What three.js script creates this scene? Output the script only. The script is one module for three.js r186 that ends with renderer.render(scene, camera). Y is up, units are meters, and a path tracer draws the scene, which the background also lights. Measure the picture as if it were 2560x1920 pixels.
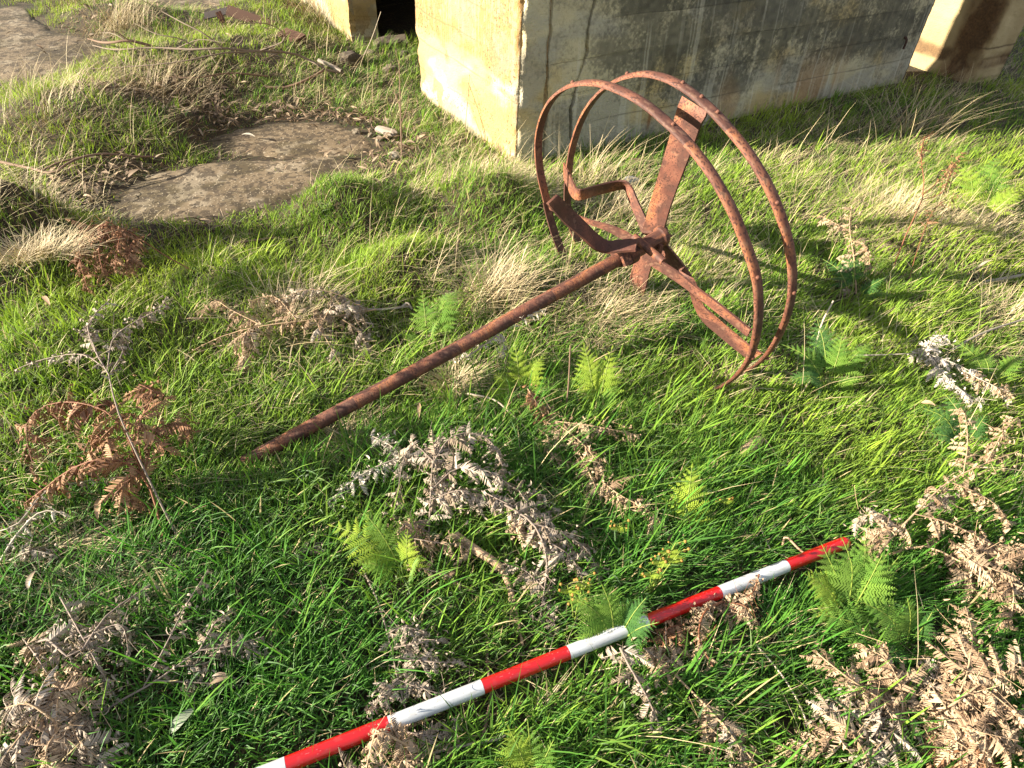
import * as THREE from 'three';

// ---------------------------------------------------------------- camera, sky, sun, exposure
const scene = new THREE.Scene();
const FPX = 1680, PITCH = THREE.MathUtils.degToRad(41.93), ROLL = THREE.MathUtils.degToRad(2.93), EYE = new THREE.Vector3(0, 1.474, 0);
const camera = new THREE.PerspectiveCamera(2 * Math.atan(960 / FPX) * 180 / Math.PI, 4 / 3, 0.05, 400);
const FWD = new THREE.Vector3(0, -Math.sin(PITCH), -Math.cos(PITCH));
const UP0 = new THREE.Vector3(0, Math.cos(PITCH), -Math.sin(PITCH)), RT0 = new THREE.Vector3(1, 0, 0);
const RIGHT = RT0.clone().multiplyScalar(Math.cos(ROLL)).addScaledVector(UP0, Math.sin(ROLL));
const UP = UP0.clone().multiplyScalar(Math.cos(ROLL)).addScaledVector(RT0, -Math.sin(ROLL));
camera.quaternion.setFromRotationMatrix(new THREE.Matrix4().makeBasis(RIGHT, UP, FWD.clone().negate()));
camera.position.copy(EYE);
scene.add(camera);

const SUN_EL = THREE.MathUtils.degToRad(18.5);
const SUN = new THREE.Vector3(-0.968 * Math.cos(SUN_EL), Math.sin(SUN_EL), 0.252 * Math.cos(SUN_EL)).normalize();
{
  // pale, slightly hazy clear sky: whiter towards the horizon and round the sun
  const W = 256, Hh = 128, d = new Float32Array(W * Hh * 4);
  for (let j = 0; j < Hh; j++) for (let i = 0; i < W; i++) {
    const up = ((j + 0.5) / Hh - 0.5) * Math.PI, az = ((i + 0.5) / W - 0.5) * 2 * Math.PI, v = new THREE.Vector3(Math.cos(up) * Math.cos(az), Math.sin(up), Math.cos(up) * Math.sin(az));
    const h = Math.pow(1 - Math.max(0, v.y), 2.5), g = Math.pow(Math.max(0, v.dot(SUN)), 8), k = (j * W + i) * 4;
    d[k] = 0.15 + 0.115 * h + 0.14 * g; d[k + 1] = 0.172 + 0.095 * h + 0.12 * g; d[k + 2] = 0.215 + 0.035 * h + 0.075 * g; d[k + 3] = 1;
  }
  const t = new THREE.DataTexture(d, W, Hh, THREE.RGBAFormat, THREE.FloatType); t.mapping = THREE.EquirectangularReflectionMapping; t.magFilter = t.minFilter = THREE.LinearFilter; t.needsUpdate = true;
  scene.background = t; scene.environment = t;
}

const sun = new THREE.DirectionalLight(new THREE.Color(1.0, 0.9, 0.74), 5);
sun.position.copy(SUN).multiplyScalar(20).add(new THREE.Vector3(0, 0, -2.5));
sun.target.position.set(0, 0, -2.5);
sun.castShadow = true;
Object.assign(sun.shadow.camera, { left: -7, right: 7, top: 7, bottom: -7, near: 1, far: 60 });
sun.shadow.mapSize.set(4096, 4096);
scene.add(sun, sun.target);

const renderer = new THREE.WebGLRenderer({ antialias: true });
renderer.setSize(1024, 768);
renderer.toneMapping = THREE.LinearToneMapping;
renderer.toneMappingExposure = 3.7;
renderer.shadowMap.enabled = true;

// ---------------------------------------------------------------- helpers
function rng(a) { return () => { a |= 0; a = a + 0x6D2B79F5 | 0; let t = Math.imul(a ^ a >>> 15, 1 | a); t = t + Math.imul(t ^ t >>> 7, 61 | t) ^ t; return ((t ^ t >>> 14) >>> 0) / 4294967296; }; }
const V = (x, y, z) => new THREE.Vector3(x, y, z);
const lerp = (a, b, t) => a + (b - a) * t, clamp = (x, a = 0, b = 1) => Math.min(b, Math.max(a, x));
const smooth = (a, b, x) => { const t = clamp((x - a) / (b - a)); return t * t * (3 - 2 * t); };
function hash(i, j, s) { let h = Math.imul(i, 374761393) ^ Math.imul(j, 668265263) ^ Math.imul(s, 2147483647 - 58); h = Math.imul(h ^ h >>> 13, 1274126177); h ^= h >>> 16; return (h >>> 0) / 4294967296; }
function noise(x, y, s = 0) {
  const i = Math.floor(x), j = Math.floor(y); let u = x - i, v = y - j; u = u * u * (3 - 2 * u); v = v * v * (3 - 2 * v);
  return lerp(lerp(hash(i, j, s), hash(i + 1, j, s), u), lerp(hash(i, j + 1, s), hash(i + 1, j + 1, s), u), v);
}
function fbm(x, y, s = 0, o = 4) { let a = 0.5, t = 0, n = 0; for (let k = 0; k < o; k++) { t += a * noise(x, y, s + k); n += a; a *= 0.5; x = x * 2.03 + 7.1; y = y * 2.03 + 3.7; } return t / n; }
const K = 2560 / 2212;                       // measuring frame of the photograph -> its pixels
const rayOf = (dx, dy) => FWD.clone().addScaledVector(RIGHT, (dx * K - 1280) / FPX).addScaledVector(UP, -(dy * K - 960) / FPX);
const flat = (dx, dy, h = 0) => { const d = rayOf(dx, dy); return EYE.clone().addScaledVector(d, (h - EYE.y) / d.y); };
const toMeasure = (p) => { const d = p.clone().sub(EYE), z = d.dot(FWD); return [(1280 + FPX * d.dot(RIGHT) / z) / K, (960 - FPX * d.dot(UP) / z) / K, z]; };

const used = new Map();
function numbered(n) { const k = used.get(n) ?? 0; used.set(n, k + 1); return k ? `${n}_${String(k).padStart(3, '0')}` : n; }
function tag(o, label, category, group, kind) { if (label) o.userData.label = label; if (category) o.userData.category = category; if (group) o.userData.group = group; if (kind) o.userData.kind = kind; return o; }
function thing(name, label, category, pos, group) { const g = new THREE.Group(); g.name = numbered(name); if (pos) g.position.copy(pos); scene.add(g); return tag(g, label, category, group); }
function part(name, geo, mat, parent) { const m = new THREE.Mesh(geo, mat); m.name = name; m.castShadow = m.receiveShadow = true; parent.add(m); return m; }
function solo(name, geo, mat, label, category, group) { const m = new THREE.Mesh(geo, mat); m.name = numbered(name); m.castShadow = m.receiveShadow = true; scene.add(m); return tag(m, label, category, group); }
const rel = (pts, o) => pts.map((p) => p.clone().sub(o));
function inPoly(x, z, poly) { let c = false; for (let i = 0, j = poly.length - 1; i < poly.length; j = i++) { const a = poly[i], b = poly[j]; if ((a.z > z) !== (b.z > z) && x < (b.x - a.x) * (z - a.z) / (b.z - a.z) + a.x) c = !c; } return c; }
function edgeDist(x, z, poly) { let m = 1e9; for (let i = 0, j = poly.length - 1; i < poly.length; j = i++) { const a = poly[j], b = poly[i], dx = b.x - a.x, dz = b.z - a.z, t = clamp(((x - a.x) * dx + (z - a.z) * dz) / (dx * dx + dz * dz)); m = Math.min(m, Math.hypot(x - a.x - t * dx, z - a.z - t * dz)); } return m; }
const signed = (x, z, poly) => (inPoly(x, z, poly) ? 1 : -1) * edgeDist(x, z, poly);
function segDist(x, z, a, b) { const dx = b.x - a.x, dz = b.z - a.z, t = clamp(((x - a.x) * dx + (z - a.z) * dz) / (dx * dx + dz * dz)); return Math.hypot(x - a.x - t * dx, z - a.z - t * dz); }
function tube(pts, r0, r1, seg = 6, radial = 6) {
  const c = new THREE.CatmullRomCurve3(pts), n = Math.max(seg, pts.length * 2), g = new THREE.TubeGeometry(c, n, 1, radial, false), p = g.attributes.position, q = V();
  for (let i = 0; i <= n; i++) { c.getPointAt(i / n, q); const r = lerp(r0, r1, i / n); for (let j = 0; j <= radial; j++) { const k = i * (radial + 1) + j; p.setXYZ(k, q.x + (p.getX(k) - q.x) * r, q.y + (p.getY(k) - q.y) * r, q.z + (p.getZ(k) - q.z) * r); } }
  return g;
}
function canvasTex(w, h, draw, srgb = true) { const c = document.createElement('canvas'); c.width = w; c.height = h; draw(c.getContext('2d'), w, h); const t = new THREE.CanvasTexture(c); t.wrapS = t.wrapT = THREE.RepeatWrapping; if (srgb) t.colorSpace = THREE.SRGBColorSpace; return t; }
function dataTex(w, h, fn, srgb = true) {                   // fn(u, v) -> [r, g, b] 0..255 ; v up
  const d = new Uint8Array(w * h * 4); let k = 0;
  for (let j = 0; j < h; j++) for (let i = 0; i < w; i++) { const c = fn((i + 0.5) / w, (j + 0.5) / h); d[k++] = clamp(c[0], 0, 255); d[k++] = clamp(c[1], 0, 255); d[k++] = clamp(c[2], 0, 255); d[k++] = 255; }
  const t = new THREE.DataTexture(d, w, h); t.magFilter = THREE.LinearFilter; t.minFilter = THREE.LinearMipmapLinearFilter; t.generateMipmaps = true; t.wrapS = t.wrapT = THREE.RepeatWrapping; if (srgb) t.colorSpace = THREE.SRGBColorSpace; t.needsUpdate = true; return t;
}
const mixc = (a, b, t) => [lerp(a[0], b[0], t), lerp(a[1], b[1], t), lerp(a[2], b[2], t)];
const lin = (r, g, b) => new THREE.Color().setRGB(r, g, b);

// ---------------------------------------------------------------- layout: slabs, mounds, pole, pipe
const polyOf = (list) => list.map(([x, y]) => flat(x, y));
const slabPolys = [
  polyOf([[205, 452], [250, 416], [305, 385], [420, 358], [560, 343], [640, 341], [720, 334], [775, 348], [765, 380], [715, 402], [620, 440], [480, 472], [350, 482], [255, 474]]),
  polyOf([[440, 306], [510, 280], [600, 266], [700, 262], [775, 280], [825, 308], [800, 334], [720, 339], [640, 346], [560, 342], [480, 334]]),
  polyOf([[-120, 14], [45, 12], [75, 40], [125, 66], [225, 94], [205, 130], [150, 158], [40, 180], [-120, 200]]),
  polyOf([[180, -60], [545, -60], [530, 22], [420, 30], [240, 20]]),
];
const litterSpots = [[390, 235, 0.42, 1], [300, 250, 0.3, 1], [470, 262, 0.3, 0.9], [180, 415, 0.26, 1], [250, 385, 0.25, 0.8], [640, 258, 0.3, 0.9], [735, 268, 0.28, 0.8], [820, 330, 0.3, 0.6], [560, 340, 0.2, 0.9], [430, 492, 0.12, 0.8], [140, 105, 0.25, 0.5], [250, 70, 0.4, 0.4]].map(([x, y, r, w]) => [flat(x, y), r, w]);
const litter = (x, z) => { let m = 0; for (const [p, r, w] of litterSpots) m = Math.max(m, w * (1 - smooth(0.3, 1.15, Math.hypot(x - p.x, z - p.z) / r))); return m; };
const moundSpots = [[1085, 470, 0.2, 0.11], [1010, 445, 0.25, 0.07], [760, 470, 0.22, 0.09], [700, 450, 0.2, 0.05], [850, 610, 0.2, 0.10], [930, 590, 0.15, 0.05], [300, 520, 0.16, 0.05], [20, 565, 0.24, 0.19], [120, 548, 0.18, 0.13], [380, 500, 0.13, 0.06], [640, 650, 0.2, 0.05], [1060, 640, 0.16, 0.06], [1200, 620, 0.2, 0.05], [250, 300, 0.4, 0.1], [120, 270, 0.4, 0.1], [430, 300, 0.18, 0.06], [620, 395, 0.05, 0.03], [330, 170, 0.5, 0.1], [560, 130, 0.6, 0.1], [620, 30, 0.6, 0.12], [260, 60, 0.5, 0.12], [1560, 700, 0.2, 0.03], [1900, 500, 0.3, 0.05], [1600, 430, 0.3, 0.05], [2080, 560, 0.25, 0.06], [1980, 660, 0.2, 0.05], [480, 620, 0.2, 0.06], [150, 760, 0.25, 0.06]].map(([x, y, r, h]) => [flat(x, y), r, h]);
const pole0 = V(0.6977, 0.062, -0.955), poleDir = V(Math.cos(2.711), 0, Math.sin(2.711));
const poleA = pole0.clone().addScaledVector(poleDir, -0.2), poleB = pole0.clone().addScaledVector(poleDir, 1.8);
const HUB = V(0.3768, 0.3215, -1.9696), AX = V(0.8051, 0.2013, -0.558).normalize(), WSEP = 0.1305;
const AXA = V(0.569618, 0, 0.82190957), AXB = V(-0.16545791, 0.97952776, 0.11466931);
const pipeEnd = V(-0.745, 0.012, -1.235);
const SITE = V(-0.0408, 0, -3.3159), TURN = Math.atan2(0.5379, 0.8430);
const toSite = (x, z) => { const dx = x - SITE.x, dz = z - SITE.z, c = Math.cos(TURN), s = Math.sin(TURN); return [dx * c - dz * s, dx * s + dz * c]; };
const inBuilding = (x, z, m = 0) => { const [a, b] = toSite(x, z); if (a < 0.5 && b < -1.22 && b > -2.25) return false; return a > -m && a < 3.95 && b < (a > 3.55 ? 0.25 : 0) + m && b > -3.6; };
function H(x, z) {
  let h = 0.05 * (fbm(x * 1.3 + 9, z * 1.3, 3, 3) - 0.5) + 0.022 * (fbm(x * 5, z * 5, 17, 2) - 0.5);
  for (const [p, r, k] of moundSpots) { const d = Math.hypot(x - p.x, z - p.z) / r; if (d < 2.2) h += 1.25 * k * Math.exp(-d * d * 1.3); }
  let keep = 1;
  for (const s of slabPolys) keep = Math.min(keep, smooth(0.02, 0.16, -signed(x, z, s)));
  const [a, b] = toSite(x, z);
  if (a > -0.5 && b < 0.5) { const d = Math.max(-a, b, 0); keep = Math.min(keep, 0.25 + 0.75 * smooth(0, 0.4, d)); }
  h *= keep;
  const dp = Math.min(segDist(x, z, poleA, poleB), 1);
  h = lerp(h, 0.018, 1 - smooth(0.03, 0.25, dp));
  return h - 0.03 * (1 - keep > 0.9 ? 1 : 0) * 0;
}
function at(dx, dy, h = 0) { let p = flat(dx, dy, h); for (let i = 0; i < 5; i++) p = flat(dx, dy, H(p.x, p.z) + h); return p; }

// ---------------------------------------------------------------- ground
{
  const N = 300, axis = (c, reach, k) => Array.from({ length: N + 1 }, (_, i) => c + reach * Math.sinh(k * (i / N * 2 - 1)) / Math.sinh(k));
  const xs = axis(0, 70, 4.3), zs = axis(-3, 70, 4.3), pos = [], uv = [], idx = [];
  for (const z of zs) for (const x of xs) { pos.push(x, H(x, z), z); uv.push(x / 1.7, z / 1.7); }
  for (let j = 0; j < N; j++) for (let i = 0; i < N; i++) { const a = j * (N + 1) + i, b = a + 1, c = a + N + 1; idx.push(a, c, b, b, c, c + 1); }
  const g = new THREE.BufferGeometry(); g.setAttribute('position', new THREE.Float32BufferAttribute(pos, 3)); g.setAttribute('uv', new THREE.Float32BufferAttribute(uv, 2)); g.setIndex(idx); g.computeVertexNormals();
  const r = rng(5);
  const map = canvasTex(1024, 1024, (c, w, h) => {
    c.fillStyle = '#33281a'; c.fillRect(0, 0, w, h);
    const cols = ['#221a10', '#43361f', '#2c3a16', '#54472c', '#3a4a1c', '#6b5d3c', '#262413', '#5e5033'];
    for (let i = 0; i < 16000; i++) { const x = r() * w, y = r() * h, a = r() * 6.3, l = 4 + r() * 26; c.strokeStyle = cols[Math.floor(r() * cols.length)]; c.lineWidth = 1 + r() * 2.2; for (const ox of [-w, 0, w]) for (const oy of [-h, 0, h]) { if (x + ox < -30 || x + ox > w + 30 || y + oy < -30 || y + oy > h + 30) continue; c.beginPath(); c.moveTo(x + ox, y + oy); c.lineTo(x + ox + Math.cos(a) * l, y + oy + Math.sin(a) * l); c.stroke(); } }
  });
  const m = solo('ground', g, new THREE.MeshStandardMaterial({ map, roughness: 1, bumpMap: map, bumpScale: 0.006 }), 'uneven soil and thatch beneath the grass', 'ground');
  m.userData.kind = 'structure';
}

// ---------------------------------------------------------------- concrete: textures
const boards = [0.0, 0.145, 0.31, 0.47, 0.63, 0.80, 0.97, 1.15, 1.33, 1.5, 1.7, 1.9, 2.1, 2.3, 2.6];
const boardAt = (y) => { let k = 0; while (k < boards.length - 2 && y > boards[k + 1]) k++; return k; };
function frontColour(x, y) {                               // metres along the wall, metres up
  const wob = 0.03 * (fbm(x * 1.5, 4, 41, 3) - 0.5) - 0.006 * x, yy = y + wob, k = boardAt(yy), inB = (yy - boards[k]) / (boards[k + 1] - boards[k]);
  let c = mixc([168, 158, 128], [198, 188, 156], fbm(x * 3, y * 5, 11));
  c = mixc(c, [172, 146, 92], 0.6 * smooth(0.48, 0.68, fbm(x * 2.2 + 3, y * 3.5, 21)));
  c = mixc(c, [150, 147, 136], 0.6 * smooth(0.45, 0.6, fbm(x * 2.4, y * 5, 61)));
  // black lichen in grains: dense on the middle boards, thin beside the corner and near the foot
  const where = smooth(0.0, 1.0, x + 0.5 * (fbm(x * 3, y * 4, 7) - 0.5)) * smooth(0.10, 0.36, yy + 0.22 * (fbm(x * 2.2, y * 2, 9) - 0.5)) * (0.6 + 0.5 * hash(k, 3, 5));
  const patch = fbm(x * 4, y * 6, 31, 4), grain = 0.5 * noise(x * 75, y * 75, 51) + 0.3 * noise(x * 150, y * 150, 52) + 0.2 * noise(x * 300, y * 300, 53);
  const cover = clamp(0.3 + 0.5 * where + 1.1 * (patch - 0.5) + 0.5 * (noise((x + 0.04 * y) * 30, y * 2.2, 57) - 0.5) * where);
  c = mixc(c, mixc([44, 43, 37], [84, 81, 68], noise(x * 40, y * 40, 54)), (0.4 + 0.34 * where) * smooth(1.0 - cover - 0.34, 1.0 - cover + 0.3, grain * 0.8 + 0.1));
  c = mixc(c, [156, 112, 66], 0.5 * smooth(0.5, 0.68, fbm(x * 4.2, y * 1.6, 71)) * smooth(0.8, 1.7, x) * (1 - smooth(0.1, 0.42, y)));
  // lime runs of differing width, only in places
  const xs = x + 0.05 * y + 0.01 * noise(y * 6, 1, 83), run = smooth(0.62, 0.85, noise(xs * 38, y * 1.1, 81) * 0.6 + noise(xs * 95, y * 2, 82) * 0.45) * smooth(0.46, 0.62, fbm(x * 1.7, y * 1.3, 91));
  c = mixc(c, [200, 195, 178], 0.6 * run * (0.5 + 0.5 * grain));
  const seam = Math.exp(-(((inB < 0.5 ? inB : 1 - inB) * 0.17) ** 2) / 0.000018) * smooth(0.45, 0.7, noise(x * 3, k * 3, 95)); c = mixc(c, [60, 55, 44], 0.4 * seam);
  const rust = Math.exp(-(((x - 0.86) / 0.012) ** 2)) * smooth(0.02, 0.1, y) * (1 - smooth(0.15, 0.19, y)); return mixc(c, [110, 58, 24], 0.8 * rust * (0.6 + 0.4 * noise(x * 200, y * 60, 3)));
}
function sideColour(x, y) {
  const wob = 0.03 * (fbm(x * 3, 2, 141, 3) - 0.5), yy = y + wob - x * 0.02, k = boardAt(yy), inB = (yy - boards[k]) / (boards[k + 1] - boards[k]);
  let c = mixc([158, 146, 120], [182, 172, 148], fbm(x * 4, y * 6, 111));
  c = mixc(c, [166, 134, 78], 0.8 * smooth(0.46, 0.64, fbm(x * 2.6, y * 5, 121)) * (0.5 + 0.5 * smooth(0.5, 0.05, y)));
  const brown = smooth(0.46, 0.6, fbm(x * 2.1 + 5, y * 6, 131) + 0.10 * (hash(k, 1, 9) - 0.35) * smooth(0.18, 0.3, y)) * smooth(0.12, 0.34, y + 0.15 * (fbm(x * 3, y, 139) - 0.5));
  const drag = noise(x * 130, y * 4, 132) * 0.6 + noise(x * 60, y * 60, 133) * 0.4;
  c = mixc(c, mixc([104, 74, 40], [166, 128, 74], drag), 0.85 * brown * (0.45 + 0.55 * smooth(0.3, 0.62, drag)));
  const pit = smooth(0.66, 0.82, noise(x * 120, y * 120, 134) * 0.7 + noise(x * 260, y * 260, 135) * 0.3) * smooth(0.38, 0.55, fbm(x * 5, y * 7, 136)); c = mixc(c, [84, 64, 40], 0.85 * pit); c = mixc(c, [128, 122, 108], 0.55 * smooth(0.5, 0.62, fbm(x * 6 + 3, y * 8, 143, 5))); const flake = smooth(0.56, 0.6, fbm(x * 9, y * 9, 144, 5)) * smooth(0.45, 0.6, fbm(x * 2, y * 3, 145)); c = mixc(c, mixc([120, 98, 66], [150, 128, 92], noise(x * 150, y * 150, 146)), 0.7 * flake);
  const seam = Math.exp(-(((inB < 0.5 ? inB : 1 - inB) * 0.17) ** 2) / 0.00002) * smooth(0.3, 0.5, noise(x * 4, k * 3, 137)) * smooth(0.3, 0.6, noise(x * 2, k * 5, 138)); c = mixc(c, [112, 84, 48], 0.4 * seam);
  return c;
}
const frontMap = dataTex(1536, 1208, (u, v) => frontColour(u * 3.17, v * 2.5));
const sideMap = dataTex(768, 1612, (u, v) => sideColour(u * 1.2, v * 2.5));
const roughMap = dataTex(512, 512, (u, v) => { const n = 255 * (0.5 * noise(u * 64, v * 64, 201) + 0.3 * noise(u * 128, v * 128, 202) + 0.2 * noise(u * 256, v * 256, 203)); return [n, n, n]; }, false);
const buttMap = dataTex(512, 1024, (u, v) => { const x = u, y = v * 2.5, edge = x + 0.05 * (fbm(y * 6, 1, 307) - 0.5); let c = mixc([146, 126, 88], [186, 168, 128], fbm(x * 6, y * 5, 301)); const stainShade = Math.max(smooth(0.27, 0.34, edge) * (1 - smooth(0.5, 0.6, edge + 0.08 * (fbm(x * 8, y * 5, 304) - 0.5))), smooth(0.07, 0.1, y) * (1 - smooth(0.14, 0.2, y + 0.08 * (fbm(x * 9, 2, 305) - 0.5))) * 0.8); c = mixc(c, mixc([58, 42, 28], [112, 80, 48], 0.5 * noise(x * 120, y * 120, 303) + 0.5 * fbm(x * 14, y * 10, 306)), 0.92 * stainShade * (0.5 + 0.5 * smooth(0.3, 0.55, fbm(x * 12, y * 7, 302)))); const sm = Math.exp(-(((y - 0.22) / 0.006) ** 2)) * smooth(0.4, 0.6, x); return mixc(c, [60, 46, 30], 0.6 * sm); });  // brown foot stain, plus the jamb shade painted brown beside the cream sun strip
const wallMat = (map, ux, uy) => { const b = roughMap.clone(); b.repeat.set(ux, uy); b.needsUpdate = true; return new THREE.MeshStandardMaterial({ map, roughness: 0.95, bumpMap: b, bumpScale: 0.004 }); };
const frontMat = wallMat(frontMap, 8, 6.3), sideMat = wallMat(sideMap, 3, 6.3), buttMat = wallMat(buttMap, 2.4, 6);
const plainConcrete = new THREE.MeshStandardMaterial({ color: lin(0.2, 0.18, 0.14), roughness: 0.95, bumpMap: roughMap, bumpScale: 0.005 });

// ---------------------------------------------------------------- concrete building
{
  const b = thing('concrete_ruin', 'ruined concrete building with board marked walls stained black and ochre', 'building', SITE); b.rotation.y = TURN;
  const chip = (y) => 0.006 + 0.05 * Math.max(0, fbm(y * 12, 1, 401, 4) - 0.42) + 0.012 * Math.max(0, noise(y * 70, 2, 402) - 0.45);
  // crack paths on the front wall: [height, metres from the corner]
  const cracks = [[[-0.1, 0.175], [0.1, 0.165], [0.22, 0.178], [0.3, 0.16], [0.42, 0.162], [0.52, 0.15], [0.62, 0.16], [0.75, 0.155], [1.0, 0.17], [2.5, 0.2]], [[-0.1, 0.33], [0.08, 0.335], [0.2, 0.32], [0.27, 0.325], [0.38, 0.345], [0.5, 0.385], [0.6, 0.37], [0.72, 0.395], [1.0, 0.38], [2.5, 0.42]]];
  const pathX = (c, y) => { for (let i = 0; i < c.length - 1; i++) if (y <= c[i + 1][0]) return lerp(c[i][1], c[i + 1][1], clamp((y - c[i][0]) / (c[i + 1][0] - c[i][0]))) + 0.007 * (noise(y * 60, c[0][1] * 100, 7) - 0.5) + 0.006 * (noise(y * 25, c[0][1] * 90, 8) - 0.5); return c.at(-1)[1]; };
  const ys = []; for (let y = -0.12; y < 1.0; y += 0.012) ys.push(y); for (let y = 1.0; y <= 2.5; y += 0.1) ys.push(y);
  const relief = (s, y, seed) => { const yy = y + 0.02 * (fbm(s * 2.5, 4, seed, 3) - 0.5), k = boardAt(yy), e = Math.min(yy - boards[k], boards[k + 1] - yy); return 0.003 * (hash(k, 7, seed) - 0.5) - 0.004 * Math.exp(-((e / 0.005) ** 2)) * smooth(0.45, 0.7, noise(s * 3, k, seed)) + 0.006 * (fbm(s * 6, y * 6, seed + 2) - 0.5) + 0.0035 * (noise(s * 55, y * 55, seed + 4) - 0.5); };
  // front wall: columns follow the cracks so that these are real grooves
  {
    const cols = []; const span = (a, bb, n) => { for (let i = 0; i < n; i++) cols.push({ f: (y) => lerp(a(y), bb(y), i / n), d: 0 }); };
    const z0 = (y) => 0, c1 = (y) => pathX(cracks[0], y), c2 = (y) => pathX(cracks[1], y), end = (y) => 3.17 - 0.012 * fbm(y * 9, 3, 431);
    const wid = (c, y) => (c === 0 ? 0.0105 : 0.0085) * (0.45 + noise(y * 18, c, 77)) * (c === 0 ? smooth(-0.02, 0.2, y) * 0.7 + 0.3 : 1);
    const groove = (c, fn) => { cols.push({ f: (y) => fn(y) - wid(c, y), d: 0 }, { f: (y) => fn(y) - 0.55 * wid(c, y), d: -0.045 }, { f: (y) => fn(y) + 0.55 * wid(c, y), d: -0.045 }, { f: (y) => fn(y) + wid(c, y), d: 0 }); };
    span(z0, (y) => c1(y) - 0.01, 12); groove(0, c1); span((y) => c1(y) + 0.01, (y) => c2(y) - 0.01, 14); groove(1, c2); span((y) => c2(y) + 0.01, end, 170); cols.push({ f: end, d: 0 });
    const pos = [], uv = [], idx = [], n = cols.length + 1;
    for (const y of ys) {
      const ch = chip(y);
      cols.forEach((cc, i) => { const x = cc.f(y), near = 1 - smooth(0, 0.03, x); pos.push(x + ch * near * 0.9, y, relief(x, y, 501) * (1 - near) - ch * near + cc.d); uv.push(x / 3.17, y / 2.5); });
      pos.push(end(y), y, -0.14); uv.push(1, y / 2.5);
    }
    for (let j = 0; j < ys.length - 1; j++) for (let i = 0; i < n - 1; i++) { const a = j * n + i; idx.push(a, a + 1, a + n, a + 1, a + n + 1, a + n); }
    const g = new THREE.BufferGeometry(); g.setAttribute('position', new THREE.Float32BufferAttribute(pos, 3)); g.setAttribute('uv', new THREE.Float32BufferAttribute(uv, 2)); g.setIndex(idx); g.computeVertexNormals();
    const w = part('front_wall', g, frontMat, b); w.userData.label = 'shaded wall face with black lichen and two vertical cracks';
    const core = new THREE.BoxGeometry(3.1, 2.55, 0.09); core.translate(1.6, 1.195, -0.1); part('wall_core', core, plainConcrete, w);
    // reinforcing bar stub
    part('iron_pin', tube([V(2.98, 0.31, 0.0), V(2.985, 0.3, 0.018), V(2.985, 0.24, 0.022)], 0.008, 0.007, 6, 6), new THREE.MeshStandardMaterial({ color: lin(0.06, 0.03, 0.02), roughness: 0.9 }), b);
  }
  function sideWall(zA, zB, label, seed) {
    const nC = 70, pos = [], uv = [], idx = [], L = zA - zB, n = nC + 3;
    for (const y of ys) {
      const ch = chip(y), eB = 0.03 * fbm(y * 7, 5, seed + 9, 4) + 0.012 * noise(y * 60, 2, seed), eA = zA === 0 ? 0 : 0.07 * fbm(y * 8, 5, seed + 19, 4) + 0.02 * noise(y * 45, 5, seed);
      const row = [];
      row.push([0.2, zA - eA * 0.5 - 0.02 * noise(y * 12, 3, seed), -0.17]);
      for (let i = 0; i <= nC; i++) {
        const t = i / nC, z = lerp(zA === 0 ? 0 : zA - eA, zB + eB, t), near = zA === 0 ? 1 - smooth(0, 0.03, -z) : 0, far = 1 - smooth(0, 0.04, z - (zB + eB));
        row.push([-relief(-z, y, seed) * (1 - near) + ch * near + 0.02 * far * noise(y * 20, 9, seed) - 0.0, z - ch * near * 0.9, (zA - z) / 1.2]);
      }
      row.push([0.2, zB + eB * 0.4, 1.15]);
      for (const [x, z, u] of row) { pos.push(x, y, z); uv.push(u, y / 2.5); }
    }
    for (let j = 0; j < ys.length - 1; j++) for (let i = 0; i < n - 1; i++) { const a = j * n + i; idx.push(a, a + n, a + 1, a + 1, a + n, a + n + 1); }
    const g = new THREE.BufferGeometry(); g.setAttribute('position', new THREE.Float32BufferAttribute(pos, 3)); g.setAttribute('uv', new THREE.Float32BufferAttribute(uv, 2)); g.setIndex(idx); g.computeVertexNormals();
    const w = part('side_wall', g, sideMat, b); w.userData.label = label;
    const core = new THREE.BoxGeometry(0.12, 2.55, L - 0.14); core.translate(0.11, 1.195, (zA + zB) / 2 - 0.02); part('wall_core', core, plainConcrete, w);
  }
  sideWall(0, -1.19, 'sunlit cream and ochre wall face beside the crack marked wall', 601);
  sideWall(-2.28, -3.6, 'sunlit wall face beyond the dark doorway', 701);
  const box = (name, x0, x1, y0, y1, z0, z1, mat) => { const g = new THREE.BoxGeometry(x1 - x0, y1 - y0, z1 - z0, 1, 1, 1); g.translate((x0 + x1) / 2, (y0 + y1) / 2, (z0 + z1) / 2); return part(name, g, mat, b); };
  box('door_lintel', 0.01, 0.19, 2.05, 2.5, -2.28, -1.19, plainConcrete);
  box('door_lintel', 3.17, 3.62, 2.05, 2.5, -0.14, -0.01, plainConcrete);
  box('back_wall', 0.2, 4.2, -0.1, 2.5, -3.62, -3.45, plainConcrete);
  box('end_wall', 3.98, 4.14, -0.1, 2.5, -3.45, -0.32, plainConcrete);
  box('roof_slab', -0.05, 4.2, 2.505, 2.64, -3.7, 0.05, plainConcrete);
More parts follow.
